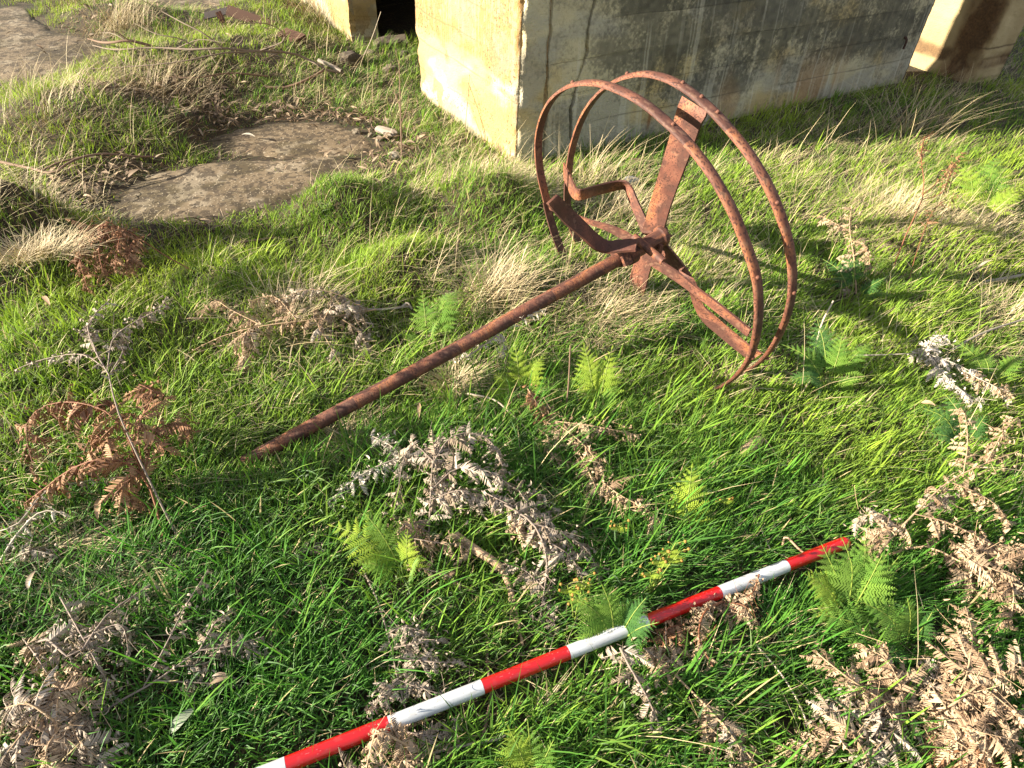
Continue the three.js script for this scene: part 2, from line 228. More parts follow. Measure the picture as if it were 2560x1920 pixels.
  // pier beside the narrow opening: sunlit jamb, brown stain and shade painted on reveal
  {
    const pos = [], uv = [], idx = []; const path = []; for (let i = 0; i <= 22; i++) path.push([3.62, lerp(-0.32, 0.22, i / 22), i / 22 * 0.54]); for (let i = 1; i <= 14; i++) path.push([3.62 + 0.36 * i / 14, 0.222, 0.54 + 0.36 * i / 14]); for (let i = 1; i <= 4; i++) path.push([3.98, 0.222 - 0.54 * i / 4, 0.9 + 0.1 * i / 4]);
    for (const y of ys) path.forEach(([x, z, s], i) => { const k = relief(s, y, 801) * 2 + 0.012 * (fbm(s * 9, y * 9, 805) - 0.5), c = Math.exp(-(((s - 0.54) / 0.02) ** 2)) * (0.01 + 0.02 * noise(y * 16, 4, 803)), foot = 0.05 * Math.exp(-((y / 0.07) ** 2)) * (s < 0.54 ? 1 : 0.3); pos.push(x + (s < 0.54 ? -k - foot : 0) + c, y, z + (s >= 0.54 && s < 0.9 ? k : 0) - c); uv.push(s, y / 2.5); });
    const n = path.length; for (let j = 0; j < ys.length - 1; j++) for (let i = 0; i < n - 1; i++) { const a = j * n + i; idx.push(a, a + 1, a + n, a + 1, a + n + 1, a + n); }
    const g = new THREE.BufferGeometry(); g.setAttribute('position', new THREE.Float32BufferAttribute(pos, 3)); g.setAttribute('uv', new THREE.Float32BufferAttribute(uv, 2)); g.setIndex(idx); g.computeVertexNormals();
    const p = part('door_pier', g, buttMat, b); p.userData.label = 'pier with brown stain and painted shade beside a strip of sun on its jamb';
    const core = new THREE.BoxGeometry(0.3, 2.55, 0.46); core.translate(3.81, 1.195, -0.06); part('wall_core', core, plainConcrete, p);
  }
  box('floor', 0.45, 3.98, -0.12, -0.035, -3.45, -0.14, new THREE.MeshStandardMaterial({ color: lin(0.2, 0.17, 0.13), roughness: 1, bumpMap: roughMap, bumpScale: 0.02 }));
}

// ---------------------------------------------------------------- concrete slabs in the grass
{
  const map = dataTex(1024, 1024, (u, v) => { const x = u * 2, y = v * 2; let c = mixc([96, 82, 62], [134, 117, 92], fbm(x * 6, y * 6, 901)); c = mixc(c, [66, 56, 34], 0.75 * smooth(0.46, 0.6, fbm(x * 5 + 4, y * 5, 902, 5))); c = mixc(c, [150, 138, 118], 0.6 * smooth(0.54, 0.68, fbm(x * 9, y * 9, 903, 5))); c = mixc(c, [44, 35, 24], 0.5 * smooth(0.5, 0.7, noise(x * 45, y * 45, 906))); const s = noise(x * 150, y * 150, 904); c = mixc(c, [180, 168, 146], 0.7 * smooth(0.78, 0.9, s)); c = mixc(c, [44, 36, 24], 0.7 * smooth(0.76, 0.9, noise(x * 110, y * 110, 905))); return c; });
  const m = new THREE.MeshStandardMaterial({ map, roughness: 0.9, bumpMap: map, bumpScale: 0.006 });
  const labels = ['mossy brown concrete slab nearest the hanging brown bracken', 'cracked concrete slab beside the leaf litter and sunlit wall', 'weathered concrete path edge overhung by tall straw', 'shaded concrete pad behind the fallen branch'];
  slabPolys.forEach((poly, k) => {
    const c = V(); poly.forEach((p) => c.add(p)); c.divideScalar(poly.length);
    const curve = new THREE.CatmullRomCurve3(poly.map((p) => p.clone().sub(c)), true, 'centripetal'), ring = curve.getPoints(90), r = rng(k + 31);
    ring.forEach((p, i) => { const s = 1.04 + 0.16 * (noise(i * 0.35, k, 5) - 0.5) + 0.05 * (r() - 0.5); p.x *= s; p.z *= s; });
    const pos = [], uv = [], idx = [], R = 10, n = ring.length;
    for (let j = 0; j <= R; j++) for (let i = 0; i < n; i++) { const t = Math.min(1, j / (R - 1)), p = ring[i], x = p.x * t, z = p.z * t, low = j === R; pos.push(x, low ? -0.08 : 0.012 + 0.02 * (fbm((x + c.x) * 3, (z + c.z) * 3, 55) - 0.4) - 0.03 * (t ** 6), z); uv.push((x + c.x) / 2, (z + c.z) / 2); }
    for (let j = 0; j < R; j++) for (let i = 0; i < n; i++) { const a = j * n + i, b = j * n + (i + 1) % n; idx.push(a, a + n, b, b, a + n, b + n); }
    const g = new THREE.BufferGeometry(); g.setAttribute('position', new THREE.Float32BufferAttribute(pos, 3)); g.setAttribute('uv', new THREE.Float32BufferAttribute(uv, 2)); g.setIndex(idx.reverse()); g.computeVertexNormals();
    const o = solo('concrete_slab', g, m, labels[k], 'slab', 'concrete slabs in the grass'); o.position.set(c.x, 0, c.z);
  });
}

// ---------------------------------------------------------------- rusty wheel and axle
const rustTex = dataTex(1024, 512, (u, v) => { const a = fbm(u * 16, v * 8, 1001), s = noise(u * 220, v * 110, 1003), big = fbm(u * 7 + 3, v * 4, 1002, 4); let c = mixc([98, 60, 46], [128, 82, 62], a); c = mixc(c, [150, 94, 58], 0.75 * smooth(0.5, 0.66, big)); c = mixc(c, [66, 40, 33], 0.75 * smooth(0.5, 0.36, big + 0.1 * (a - 0.5))); c = mixc(c, [58, 32, 24], 0.8 * smooth(0.6, 0.8, s)); c = mixc(c, [142, 116, 92], 0.35 * smooth(0.64, 0.74, fbm(u * 40, v * 22, 1006))); return mixc(c, [92, 52, 40], 0.5 * smooth(0.55, 0.7, fbm(u * 28, v * 14, 1005))); });
const rustMat = new THREE.MeshStandardMaterial({ map: rustTex, roughness: 0.72, metalness: 0.05, bumpMap: rustTex, bumpScale: 0.0016 });
{
  const base = V(HUB.x, 0, HUB.z);
  const wheel = thing('iron_wheel', 'rusty double rimmed iron wheel with bent spokes on a long pipe axle', 'wheel', base);
  const z4 = ([x, y]) => [x * 0.5426 + 1200, y * 0.5426 + 120], z6 = ([x, y]) => [x * 0.27728 + 1300, y * 0.27728 + 380];
  const onPlane = ([px, py], off) => { const d = FWD.clone().addScaledVector(RIGHT, (px - 1280) / FPX).addScaledVector(UP, -(py - 960) / FPX), c = HUB.clone().addScaledVector(AX, off); return EYE.clone().addScaledVector(d, c.sub(EYE).dot(AX) / d.dot(AX)).sub(base); };
  const hub = HUB.clone().sub(base);
  const near = [[-175, .508], [-158, .495], [-140, .488], [-120, .5], [-90, .515], [-60, .525], [-25, .531], [-9, .54], [3, .541], [13, .542], [22, .543], [31, .534], [40, .532], [52, .531], [63, .531], [73, .53], [85, .535], [94, .538], [102, .543], [113, .549], [125, .556], [137, .563], [148, .565], [160, .56], [172, .54]];
  const far = [[-177, .545], [-160, .585], [-145, .58], [-120, .555], [-90, .54], [-60, .535], [-34, .533], [-10, .53], [1, .535], [11, .54], [22, .541], [33, .539], [42, .537], [52, .534], [63, .531], [73, .533], [82, .536], [90, .536], [98, .532], [107, .523], [118, .512], [135, .504], [150, .506], [164, .516]];
  function radius(tab, deg) {
    const n = tab.length, A = (i) => tab[((i % n) + n) % n][0] + 360 * Math.floor(i / n), Rr = (i) => tab[((i % n) + n) % n][1];
    let k = 0; while (k < n && A(k + 1) <= deg) k++; const t = (deg - A(k)) / (A(k + 1) - A(k)), p0 = Rr(k - 1), p1 = Rr(k), p2 = Rr(k + 1), p3 = Rr(k + 2);
    return 0.5 * (2 * p1 + (p2 - p0) * t + (2 * p0 - 5 * p1 + 4 * p2 - p3) * t * t + (3 * p1 - p0 - 3 * p2 + p3) * t * t * t);
  }
  const circlePoint = (tab, off, deg, dr = 0) => { const a = deg * Math.PI / 180, r = radius(tab, deg) + dr; return hub.clone().addScaledVector(AX, off).addScaledVector(AXA, r * Math.cos(a)).addScaledVector(AXB, r * Math.sin(a)); };
  function rim(tab, off) {
    // domed strap: wide along the axle, rounded outside
    const prof = [[-0.5, -0.5], [-0.5, 0.05], [-0.32, 0.36], [0, 0.5], [0.32, 0.36], [0.5, 0.05], [0.5, -0.5], [0, -0.42]], N = 200, W = 0.031, T = 0.0115, pos = [], uv = [], idx = [], start = tab[0][0];
    for (let i = 0; i <= N; i++) { const deg = start + 360 * i / N; for (let j = 0; j <= prof.length; j++) { const [p, q] = prof[j % prof.length], wv = 0.0015 * (noise(deg * 0.25, j, 3) - 0.5); const P = circlePoint(tab, off + p * W + 0.004 * Math.sin(deg * 0.05), deg, q * T + wv); pos.push(P.x, P.y, P.z); uv.push(i / N * 3, j / prof.length * 0.2); } }
    const n = prof.length + 1; for (let i = 0; i < N; i++) for (let j = 0; j < n - 1; j++) { const a = i * n + j; idx.push(a, a + 1, a + n, a + 1, a + n + 1, a + n); }
    const g = new THREE.BufferGeometry(); g.setAttribute('position', new THREE.Float32BufferAttribute(pos, 3)); g.setAttribute('uv', new THREE.Float32BufferAttribute(uv, 2)); g.setIndex(idx); g.computeVertexNormals();
    return part('rim', g, rustMat, wheel);
  }
  const r1 = rim(near, 0), r2 = rim(far, WSEP);
  const riv = new THREE.SphereGeometry(0.0065, 8, 5);
  for (const [tab, off, degs, parent] of [[near, 0, [72, 22, 165, 120, -8], r1], [far, WSEP, [84, 76, 69, 38, 10, -22, 110], r2]]) for (const d of degs) { const m = part('rivet', riv, rustMat, parent); m.position.copy(circlePoint(tab, off, d, 0.006)); }
  // strap from rows of two edge points: [measured edge, offset along axle, measured edge, offset]
  function strap(name, rows, conv, thick = 0.007, mat = rustMat) {
    const Lp = rows.map(([a, da]) => onPlane(conv(a), da)), Rp = rows.map(([, , c, dc]) => onPlane(conv(c), dc));
    const cl = new THREE.CatmullRomCurve3(Lp, false, 'centripetal'), cr = new THREE.CatmullRomCurve3(Rp, false, 'centripetal'), N = rows.length * 8, pos = [], uv = [], idx = [], l = V(), r = V(), l2 = V(), r2_ = V();
    let run = 0, prev = null;
    for (let i = 0; i <= N; i++) {
      const t = i / N; cl.getPoint(t, l); cr.getPoint(t, r); cl.getPoint(Math.min(1, t + 0.01), l2); cr.getPoint(Math.min(1, t + 0.01), r2_); if (t > 0.985) { cl.getPoint(t - 0.01, l2); cr.getPoint(t - 0.01, r2_); l2.multiplyScalar(-1).addScaledVector(l, 2); r2_.multiplyScalar(-1).addScaledVector(r, 2); }
      const along = l2.clone().add(r2_).sub(l).sub(r), across = r.clone().sub(l), nn = across.clone().cross(along).normalize();
      const mid = l.clone().add(r).multiplyScalar(0.5); if (prev) run += mid.distanceTo(prev); prev = mid;
      const q = [l.clone().addScaledVector(nn, thick / 2), r.clone().addScaledVector(nn, thick / 2), r.clone().addScaledVector(nn, -thick / 2), l.clone().addScaledVector(nn, -thick / 2)];
      const w = across.length(), vs = [0, w, w + thick, 2 * w + thick, 2 * w + 2 * thick];
      [0, 1, 1, 2, 2, 3, 3, 0].forEach((k, e) => { const p = q[k]; pos.push(p.x, p.y, p.z); uv.push(run * 1.3, vs[Math.floor((e + 1) / 2)] * 2.5); });
    }
    for (let i = 0; i < N; i++) for (let e = 0; e < 8; e += 2) { const a = i * 8 + e; idx.push(a, a + 8, a + 1, a + 1, a + 8, a + 9); }
    for (const o of [0, N * 8]) idx.push(o, o + 2, o + 4, o, o + 4, o + 6);
    const g = new THREE.BufferGeometry(); g.setAttribute('position', new THREE.Float32BufferAttribute(pos, 3)); g.setAttribute('uv', new THREE.Float32BufferAttribute(uv, 2)); g.setIndex(idx); g.computeVertexNormals();
    return part(name, g, mat, wheel);
  }
  const w = WSEP;
  strap('spoke', [[[935, 222], w + .004, [1048, 292], w + .004], [[922, 250], w - .004, [1040, 318], w - .004], [[908, 290], w - .008, [1022, 348], w - .008], [[880, 395], w - .01, [985, 450], w - .01], [[832, 560], w - .01, [925, 605], w - .01], [[790, 700], w, [876, 740], w], [[765, 790], w + .005, [850, 830], w + .005], [[748, 850], w + .01, [828, 895], w + .01]], z4).userData.label = 'wide straight spoke to the rear rim';
  strap('spoke', [[[742, 905], w + .012, [818, 930], w + .012], [[708, 1000], w + .01, [788, 1015], w + .01], [[668, 1170], w, [742, 1200], w], [[640, 1290], w, [712, 1318], w]], z4);
  strap('spoke', [[[790, 955], .01, [770, 990], .01], [[921, 1038], .006, [905, 1075], .006], [[991, 1096], .002, [970, 1122], .002], [[1100, 1176], 0, [1066, 1196], 0], [[1250, 1298], -.004, [1234, 1328], -.004]], z4);
  strap('spoke', [[[838, 880], w + .01, [800, 930], w + .01], [[920, 975], w, [870, 1020], w], [[990, 1075], w - .004, [955, 1085], w - .03], [[1028, 1180], w - .006, [972, 1150], w - .03], [[1070, 1226], w - .006, [1020, 1248], w - .006], [[1158, 1302], w - .004, [1100, 1322], w - .004], [[1258, 1382], w, [1212, 1414], w], [[1300, 1405], w + .004, [1250, 1440], w + .004]], z4);
  { const pts = [[[245, 465], [335, 385]], [[400, 640], [470, 520]], [[560, 775], [610, 660]], [[680, 880], [705, 752]], [[760, 906], [790, 805]], [[860, 905], [895, 800]], [[970, 895], [1000, 790]], [[1040, 890], [1060, 800]]], f = [0, .28, .5, .68, .8, .9, 1, 1.05];
    strap('spoke', pts.map(([l, u], i) => { const o = lerp(-.28, -.04, f[i]), dd = lerp(.05, .04, f[i]); return [l, o - dd / 2, u, o + dd / 2]; }), z6, 0.009, rustMat).userData.label = 'broken spoke end bent back beside the front rim'; }
  strap('spoke', [[[1105, 735], w, [1200, 735], w], [[1050, 600], w + .05, [1130, 580], w + .05], [[985, 440], w + .1, [1055, 420], w + .1], [[950, 345], w + .12, [1010, 320], w + .12], [[915, 335], w + .125, [955, 265], w + .115], [[860, 345], w + .105, [880, 260], w + .095], [[700, 385], w + .02, [700, 297], w + .01], [[560, 428], w - .07, [545, 338], w - .08], [[520, 432], w - .08, [515, 332], w - .08], [[470, 400], w - .06, [495, 300], w - .06], [[430, 310], w - .03, [450, 205], w - .03], [[400, 250], w, [395, 95], w]], z6).userData.label = 'spoke kinked into a step before the rear rim';
  strap('spoke', [[[1010, 810], .03, [1030, 765], .03], [[910, 775], .03, [930, 705], .03], [[800, 715], .025, [830, 665], .025], [[600, 640], .015, [620, 608], .015], [[440, 580], .008, [440, 540], .008], [[270, 520], 0, [265, 490], 0]], z6);
  // hub
  const q = new THREE.Quaternion().setFromUnitVectors(V(0, 1, 0), AX);
  const lathe = (pts, mat, name) => { const g = new THREE.LatheGeometry(pts.map(([x, y]) => new THREE.Vector2(x, y)), 28); g.applyQuaternion(q); g.translate(hub.x, hub.y, hub.z); const n = part(name, g, mat, wheel); return n; };
  const hubPart = lathe([[0.0, -0.045], [0.028, -0.045], [0.03, -0.04], [0.03, -0.026], [0.036, -0.026], [0.037, -0.022], [0.037, 0.002], [0.035, 0.006], [0.027, 0.01], [0.026, 0.06], [0.027, 0.112], [0.034, 0.118], [0.035, 0.121], [0.035, 0.134], [0.033, 0.137], [0, 0.138]], rustMat, 'hub');
  for (let i = 0; i < 6; i++) { const g = new THREE.CylinderGeometry(0.007, 0.007, 0.012, 6); g.applyQuaternion(q); const m = part('bolt', g, rustMat, hubPart); const a = i * Math.PI / 3 + 0.3; m.position.copy(hub).addScaledVector(AX, 0.139).addScaledVector(AXA, 0.024 * Math.cos(a)).addScaledVector(AXB, 0.024 * Math.sin(a)); }
  const clamp1 = new THREE.BoxGeometry(0.052, 0.03, 0.066, 2, 2, 2); clamp1.applyQuaternion(q); const cm = part('clamp', clamp1, rustMat, wheel); cm.position.copy(hub).addScaledVector(AX, -0.045);
  const rodA = onPlane(z6([1030, 770]), 0.02), rodB = rodA.clone().addScaledVector(AXA, 0.15).addScaledVector(AXB, -0.012).addScaledVector(AX, -0.004);
  part('pin_rod', tube([rodA, rodA.clone().lerp(rodB, 0.5), rodB], 0.015, 0.0135, 8, 12), rustMat, wheel);
  const capG = new THREE.CircleGeometry(0.0135, 12); capG.applyQuaternion(new THREE.Quaternion().setFromUnitVectors(V(0, 0, 1), rodB.clone().sub(rodA).normalize())); part('rod_end', capG, rustMat, wheel).position.copy(rodB);
  part('bracket', (() => { const g = new THREE.BoxGeometry(0.012, 0.075, 0.03); g.applyQuaternion(new THREE.Quaternion().setFromUnitVectors(V(0, 1, 0), V(0.15, 0.2, 1).normalize())); return g; })(), rustMat, wheel).position.copy(onPlane(z6([1240, 850]), 0.1));
  // axle pipe
  const p0 = hub.clone().addScaledVector(AX, 0.03), p1 = pipeEnd.clone().sub(base), pm = p0.clone().lerp(p1, 0.5); pm.y -= 0.004;
  const pg = tube([p0, p0.clone().lerp(p1, 0.25), pm, p0.clone().lerp(p1, 0.75), p1], 0.0225, 0.021, 40, 20); { const u = pg.attributes.uv; for (let i = 0; i < u.count; i++) u.setXY(i, u.getX(i) * 4, u.getY(i) * 0.45); }
  part('axle_pipe', pg, rustMat, wheel).userData.label = 'long rusty pipe axle slanting down into the grass';
}

// ---------------------------------------------------------------- ranging pole
{
  const r = 0.0152, o = poleA.clone(); const p = thing('ranging_pole', 'red and white banded survey pole lying in the grass', 'survey pole', V(o.x, 0, o.z));
  const scuff = (base, chipC, seed) => dataTex(512, 256, (u, v) => { let c = mixc(base, base.map((q) => q * 0.86), fbm(u * 6, v * 9, seed)); c = mixc(c, chipC, 0.6 * smooth(0.8, 0.86, noise(u * 26, v * 70, seed + 1) * 0.75 + noise(u * 80, v * 160, seed + 2) * 0.25)); return mixc(c, [150, 138, 116], 0.2 * smooth(0.62, 0.74, fbm(u * 9, v * 16, seed + 3))); });
  const red = new THREE.MeshPhysicalMaterial({ map: scuff([198, 14, 18], [206, 150, 146], 1201), roughness: 0.32, clearcoat: 0.5, clearcoatRoughness: 0.25 }), white = new THREE.MeshPhysicalMaterial({ map: scuff([214, 217, 221], [150, 146, 138], 1211), roughness: 0.35, clearcoat: 0.4, clearcoatRoughness: 0.3 });
  const q = new THREE.Quaternion().setFromUnitVectors(V(0, 1, 0), poleDir);
  const band = (pts) => { const g = new THREE.LatheGeometry(pts.map(([x, y]) => new THREE.Vector2(x, y)), 32); return g; };
  const gMid = band([[r - 0.0008, 0], [r, 0.0006], [r, 0.1], [r, 0.1994], [r - 0.0008, 0.2]]), gEnd = band([[0, 0], [0.006, 0.0012], [0.0105, 0.004], [0.0138, 0.009], [r, 0.016], [r, 0.1], [r, 0.1994], [r - 0.0008, 0.2]]);
  for (let i = 0; i < 10; i++) { const m = part(i % 2 ? 'white_band' : 'red_band', i ? gMid : gEnd, i % 2 ? white : red, p); m.quaternion.copy(q); m.position.copy(poleDir).multiplyScalar(i * 0.2); m.position.y = 0.062; }
}

// ---------------------------------------------------------------- grass
function bladeInto(A, x, z, h, w, lean, az, curl, col, seg = 3, y0 = 0) {
  // a curved tapering blade; A collects positions, colours, indices
  const dx = Math.cos(az), dz = Math.sin(az), sx = -dz, sz = dx, b0 = A.pos.length / 3;
  for (let k = 0; k <= seg; k++) {
    const t = k / seg, out = h * (lean * t + curl * t * t), y = h * (t - 0.35 * (lean + curl) * t * t * 0.6), ww = w * (k === seg ? 0 : (t < 0.4 ? 0.75 + 0.6 * t : 1 - 0.45 * (t - 0.4) / 0.6)) / 2;
    const px = x + dx * out, pz = z + dz * out, py = y0 + y;
    if (k < seg) { A.pos.push(px - sx * ww, py, pz - sz * ww, px + sx * ww, py, pz + sz * ww); A.col.push(...col, ...col); } else { A.pos.push(px, py, pz); A.col.push(...col); }
    if (k > 0) { const a = b0 + (k - 1) * 2; if (k < seg) A.idx.push(a, a + 1, a + 2, a + 1, a + 3, a + 2); else A.idx.push(a, a + 1, a + 2); }
  }
}
function geoOf(A) { const g = new THREE.BufferGeometry(); g.setAttribute('position', new THREE.Float32BufferAttribute(A.pos, 3)); if (A.col.length) g.setAttribute('color', new THREE.Float32BufferAttribute(A.col, 3)); g.setIndex(A.idx); g.computeVertexNormals(); return g; }
const newA = () => ({ pos: [], col: [], idx: [] });
const grassMat = new THREE.MeshPhysicalMaterial({ color: 0xffffff, vertexColors: true, roughness: 1, transmission: 0.4, thickness: 0, side: THREE.DoubleSide, specularIntensity: 0.6 });
const strawMat = new THREE.MeshStandardMaterial({ color: 0xffffff, vertexColors: true, roughness: 0.6, side: THREE.DoubleSide });
const drySpots = [[330, 130, 0.9, 0.5], [180, 230, 0.7, 0.5], [80, 300, 0.6, 0.4], [600, 170, 0.6, 0.35], [1060, 400, 0.35, 0.8], [930, 400, 0.4, 0.45], [1000, 330, 0.3, 0.6], [1060, 640, 0.16, 0.9], [1290, 670, 0.25, 0.7], [1340, 470, 0.3, 0.8], [1230, 430, 0.2, 0.7], [1300, 560, 0.25, 0.6], [90, 545, 0.22, 1.0], [60, 470, 0.3, 0.6], [620, 700, 0.18, 0.6], [980, 840, 0.07, 0.7], [740, 930, 0.08, 0.8], [1500, 580, 0.25, 0.5], [1700, 440, 0.35, 0.4], [1880, 480, 0.4, 0.45], [2020, 520, 0.35, 0.45], [1950, 300, 0.4, 0.4], [2120, 500, 0.3, 0.5], [150, 1190, 0.12, 0.6], [250, 1290, 0.12, 0.5], [860, 240, 0.5, 0.4], [520, 400, 0.2, 0.4], [690, 390, 0.2, 0.5], [2150, 700, 0.12, 0.7], [800, 390, 0.3, 0.5], [60, 1000, 0.1, 0.4], [1560, 830, 0.08, 0.5]].map(([x, y, r, w]) => [flat(x, y), r, w]);
const dryness = (x, z) => { const back = smooth(-1.5, -2.4, z); let m = 0.02 + (0.08 + 0.3 * smooth(0.5, 0.7, fbm(x * 1.6, z * 1.6, 2001))) * (0.25 + 0.75 * back); m += 0.12 * smooth(-3, -4.5, z); for (const [p, r, w] of drySpots) { const d = Math.hypot(x - p.x, z - p.z) / r; if (d < 1.3) m = Math.max(m, w * (1 - smooth(0.5, 1.3, d))); } return m; };
const bare = (x, z) => { let b = 0; for (const s of slabPolys) { const d = signed(x, z, s) + 0.05 * (fbm(x * 9, z * 9, 2100) - 0.5); b = Math.max(b, smooth(-0.03, 0.02, d)); } return b; };
{
  const sets = { grass: newA(), dry_grass: newA(), dry_stalks: newA() }, r = rng(77);
  const x0 = -7, x1 = 8, z0 = -9.5, z1 = 0.1, area = (x1 - x0) * (z1 - z0), tries = 700000; let blades = 0;
  const wob = (c, k) => c.map((v) => v * (1 - k / 2 + k * r()));
  for (let i = 0; i < tries; i++) {
    const x = lerp(x0, x1, r()), z = lerp(z0, z1, r()), pick = r(), a1 = r(), a2 = r();
    const d = Math.hypot(x, z), dens = 3300 / (1 + (Math.max(0, d - 1.6) * 0.65) ** 1.55);            // tufts per square metre
    if (pick > dens * area / tries) continue;
    const [mx, my, mz] = toMeasure(V(x, 0, z)); if (mz < 0.1 || mx < -300 || mx > 2520 || my < -260 || my > 1950) continue;
    if (inBuilding(x, z, -0.01)) continue;
    const b = bare(x, z); if (a1 < b * 0.99) continue;
    const lit = litter(x, z); if (a2 < lit * 0.85) continue; if (r() < 0.55 * smooth(0.56, 0.7, fbm(x * 6, z * 6, 2500))) continue;
    const dry = clamp(dryness(x, z) + 0.4 * lit);
    let s = 0.62 + 0.75 * fbm(x * 2.2, z * 2.2, 2200), near = 1;
    for (const sp of slabPolys.slice(0, 2)) near = Math.min(near, smooth(0, 0.3, -signed(x, z, sp)));
    s *= lerp(0.45, 1, near);
    const dp = segDist(x, z, poleA, poleB), dq = segDist(x, z, pipeEnd, V(lerp(pipeEnd.x, HUB.x, 0.45), 0, lerp(pipeEnd.z, HUB.z, 0.45)));
    if (dp < 0.012) continue; let tall = 1;
    if (dp < 0.12) { s *= lerp(0.3, 1, smooth(0.0, 0.12, dp)); tall = 0; }
    if (dq < 0.12) { s *= lerp(0.5, 1, smooth(0.0, 0.12, dq)); tall = 0; }
    const u = r(), t = fbm(x * 1.4, z * 1.4, 2300), tone = 0.72 + 0.5 * r(), seg = d < 1.9 ? 4 : d < 3.2 ? 3 : 2, wide = d > 3 ? 1.1 : 1, sway = -0.1 + (r() - 0.5) * 1.6;
    if (u < dry * 0.62) {
      const n = 6;
      for (let k = 0; k < n; k++) { const a = r() * 6.283, q = Math.sqrt(r()) * 0.04, px = x + Math.cos(a) * q, pz = z + Math.sin(a) * q, br = r(), tn = 0.6 + 0.6 * r(); bladeInto(sets.dry_grass, px, pz, s * lerp(0.03, 0.11, r() ** 1.5), 0.0017 * wide * (0.7 + 0.6 * r()), 0.3 + 1.1 * r(), r() < 0.5 ? sway : a, 0.2 + 0.9 * r(), [lerp(0.62, 0.44, br) * tn, lerp(0.52, 0.35, br) * tn, lerp(0.31, 0.19, br) * tn], seg, H(px, pz) - 0.004); blades++; }
      if (tall && r() < 0.05 + 0.22 * dry * smooth(1.8, 3, d)) { const m = 1 + Math.floor(r() * 2); for (let k = 0; k < m; k++) { const tn = 0.7 + 0.5 * r(); bladeInto(sets.dry_stalks, x, z, lerp(0.1, 0.3, r() ** 1.6), 0.0016, 0.1 + 0.5 * r(), -0.2 + (r() - 0.5) * 3, 0.1 + 0.5 * r(), [0.56 * tn, 0.45 * tn, 0.25 * tn], 4, H(x, z) - 0.004); } }
    } else {
      const coarse = u > 0.94 && tall, n = coarse ? 5 : 7, yel = clamp(0.08 + 0.42 * smooth(-1.2, -2.3, z) + 1.2 * (t - 0.42) + 0.3 * (r() - 0.5));  // sunlit look of the far turf put in as yellower, lighter blades; rest random
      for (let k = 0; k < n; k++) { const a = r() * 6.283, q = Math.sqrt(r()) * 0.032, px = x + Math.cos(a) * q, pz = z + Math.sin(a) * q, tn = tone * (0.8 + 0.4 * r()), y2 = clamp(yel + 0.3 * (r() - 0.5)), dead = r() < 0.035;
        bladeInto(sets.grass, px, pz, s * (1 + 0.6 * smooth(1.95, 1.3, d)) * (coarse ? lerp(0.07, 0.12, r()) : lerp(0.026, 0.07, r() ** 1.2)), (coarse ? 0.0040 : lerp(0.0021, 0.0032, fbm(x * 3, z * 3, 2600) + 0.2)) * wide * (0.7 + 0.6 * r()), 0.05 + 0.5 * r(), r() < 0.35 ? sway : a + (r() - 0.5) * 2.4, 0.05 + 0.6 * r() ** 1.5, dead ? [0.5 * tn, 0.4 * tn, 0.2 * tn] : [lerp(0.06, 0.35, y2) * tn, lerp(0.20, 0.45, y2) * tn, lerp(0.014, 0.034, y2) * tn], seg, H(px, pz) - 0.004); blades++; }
    }
  }
  const info = { grass: ['short green grass covering the ground', grassMat], dry_grass: ['fine dry straw scattered through the green grass', strawMat], dry_stalks: ['tall thin dry grass stalks leaning over the turf', strawMat] };
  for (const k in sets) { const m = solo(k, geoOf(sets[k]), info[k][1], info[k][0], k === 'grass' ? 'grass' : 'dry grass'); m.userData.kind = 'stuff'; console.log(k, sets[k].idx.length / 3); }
}
// dry tussocks: [x, y, radius, height, blades, label, lean]
const tussockDefs = [
  [1065, 650, 0.13, 0.13, 420, 'pale dry grass tussock behind the middle of the pipe'],
  [1290, 690, 0.15, 0.10, 300, 'flattened straw tussock under the wheel hub'],
  [1350, 470, 0.18, 0.16, 240, 'straw tussock seen through the kinked spoke'],
  [1275, 400, 0.14, 0.25, 130, 'tall straw tussock against the shaded wall behind the wheel'],
  [1085, 410, 0.14, 0.13, 300, 'bleached straw tussock at the foot of the wall corner'],
  [980, 840, 0.05, 0.1, 260, 'small upright bunch of straw below the pipe'],
  [85, 555, 0.13, 0.08, 620, 'rounded pale straw tussock left of the hanging brown bracken'],
  [620, 720, 0.11, 0.14, 240, 'straw tangled through the brown bracken behind the pipe'],
  [745, 950, 0.08, 0.05, 200, 'brown straw mat beside the buried pipe end'],
  [1530, 560, 0.18, 0.08, 240, 'straw lying flat between the hub and the rear rim'],
  [1930, 470, 0.24, 0.14, 380, 'straw drift leaning across the bright grass beyond the wheel'],
  [2120, 500, 0.18, 0.12, 300, 'straw swept flat below the bright yellow green fern'],
  [1960, 290, 0.2, 0.3, 140, 'thin tall stalks in the shadow of the building'],
  [255, 60, 0.25, 0.2, 420, 'fluffy pale tussock beside the concrete path'],
  [165, 15, 0.2, 0.18, 320, 'pale tussock at the corner of the concrete path'],
  [330, 200, 0.3, 0.18, 380, 'brown straw patch under the fallen branch'],
  [90, 262, 0.3, 0.2, 300, 'tall seeding straw left of the leaf litter'],
  [700, 45, 0.3, 0.25, 360, 'straw tussock at the far doorway wall'],
  [2160, 690, 0.12, 0.1, 240, 'dark dry tussock among the ferns near the whitish bracken'],
  [130, 1200, 0.1, 0.06, 260, 'flattened straw beneath the left grey bracken'],
  [270, 1300, 0.11, 0.06, 240, 'yellow straw lying over the grass near the grey stem'],
];
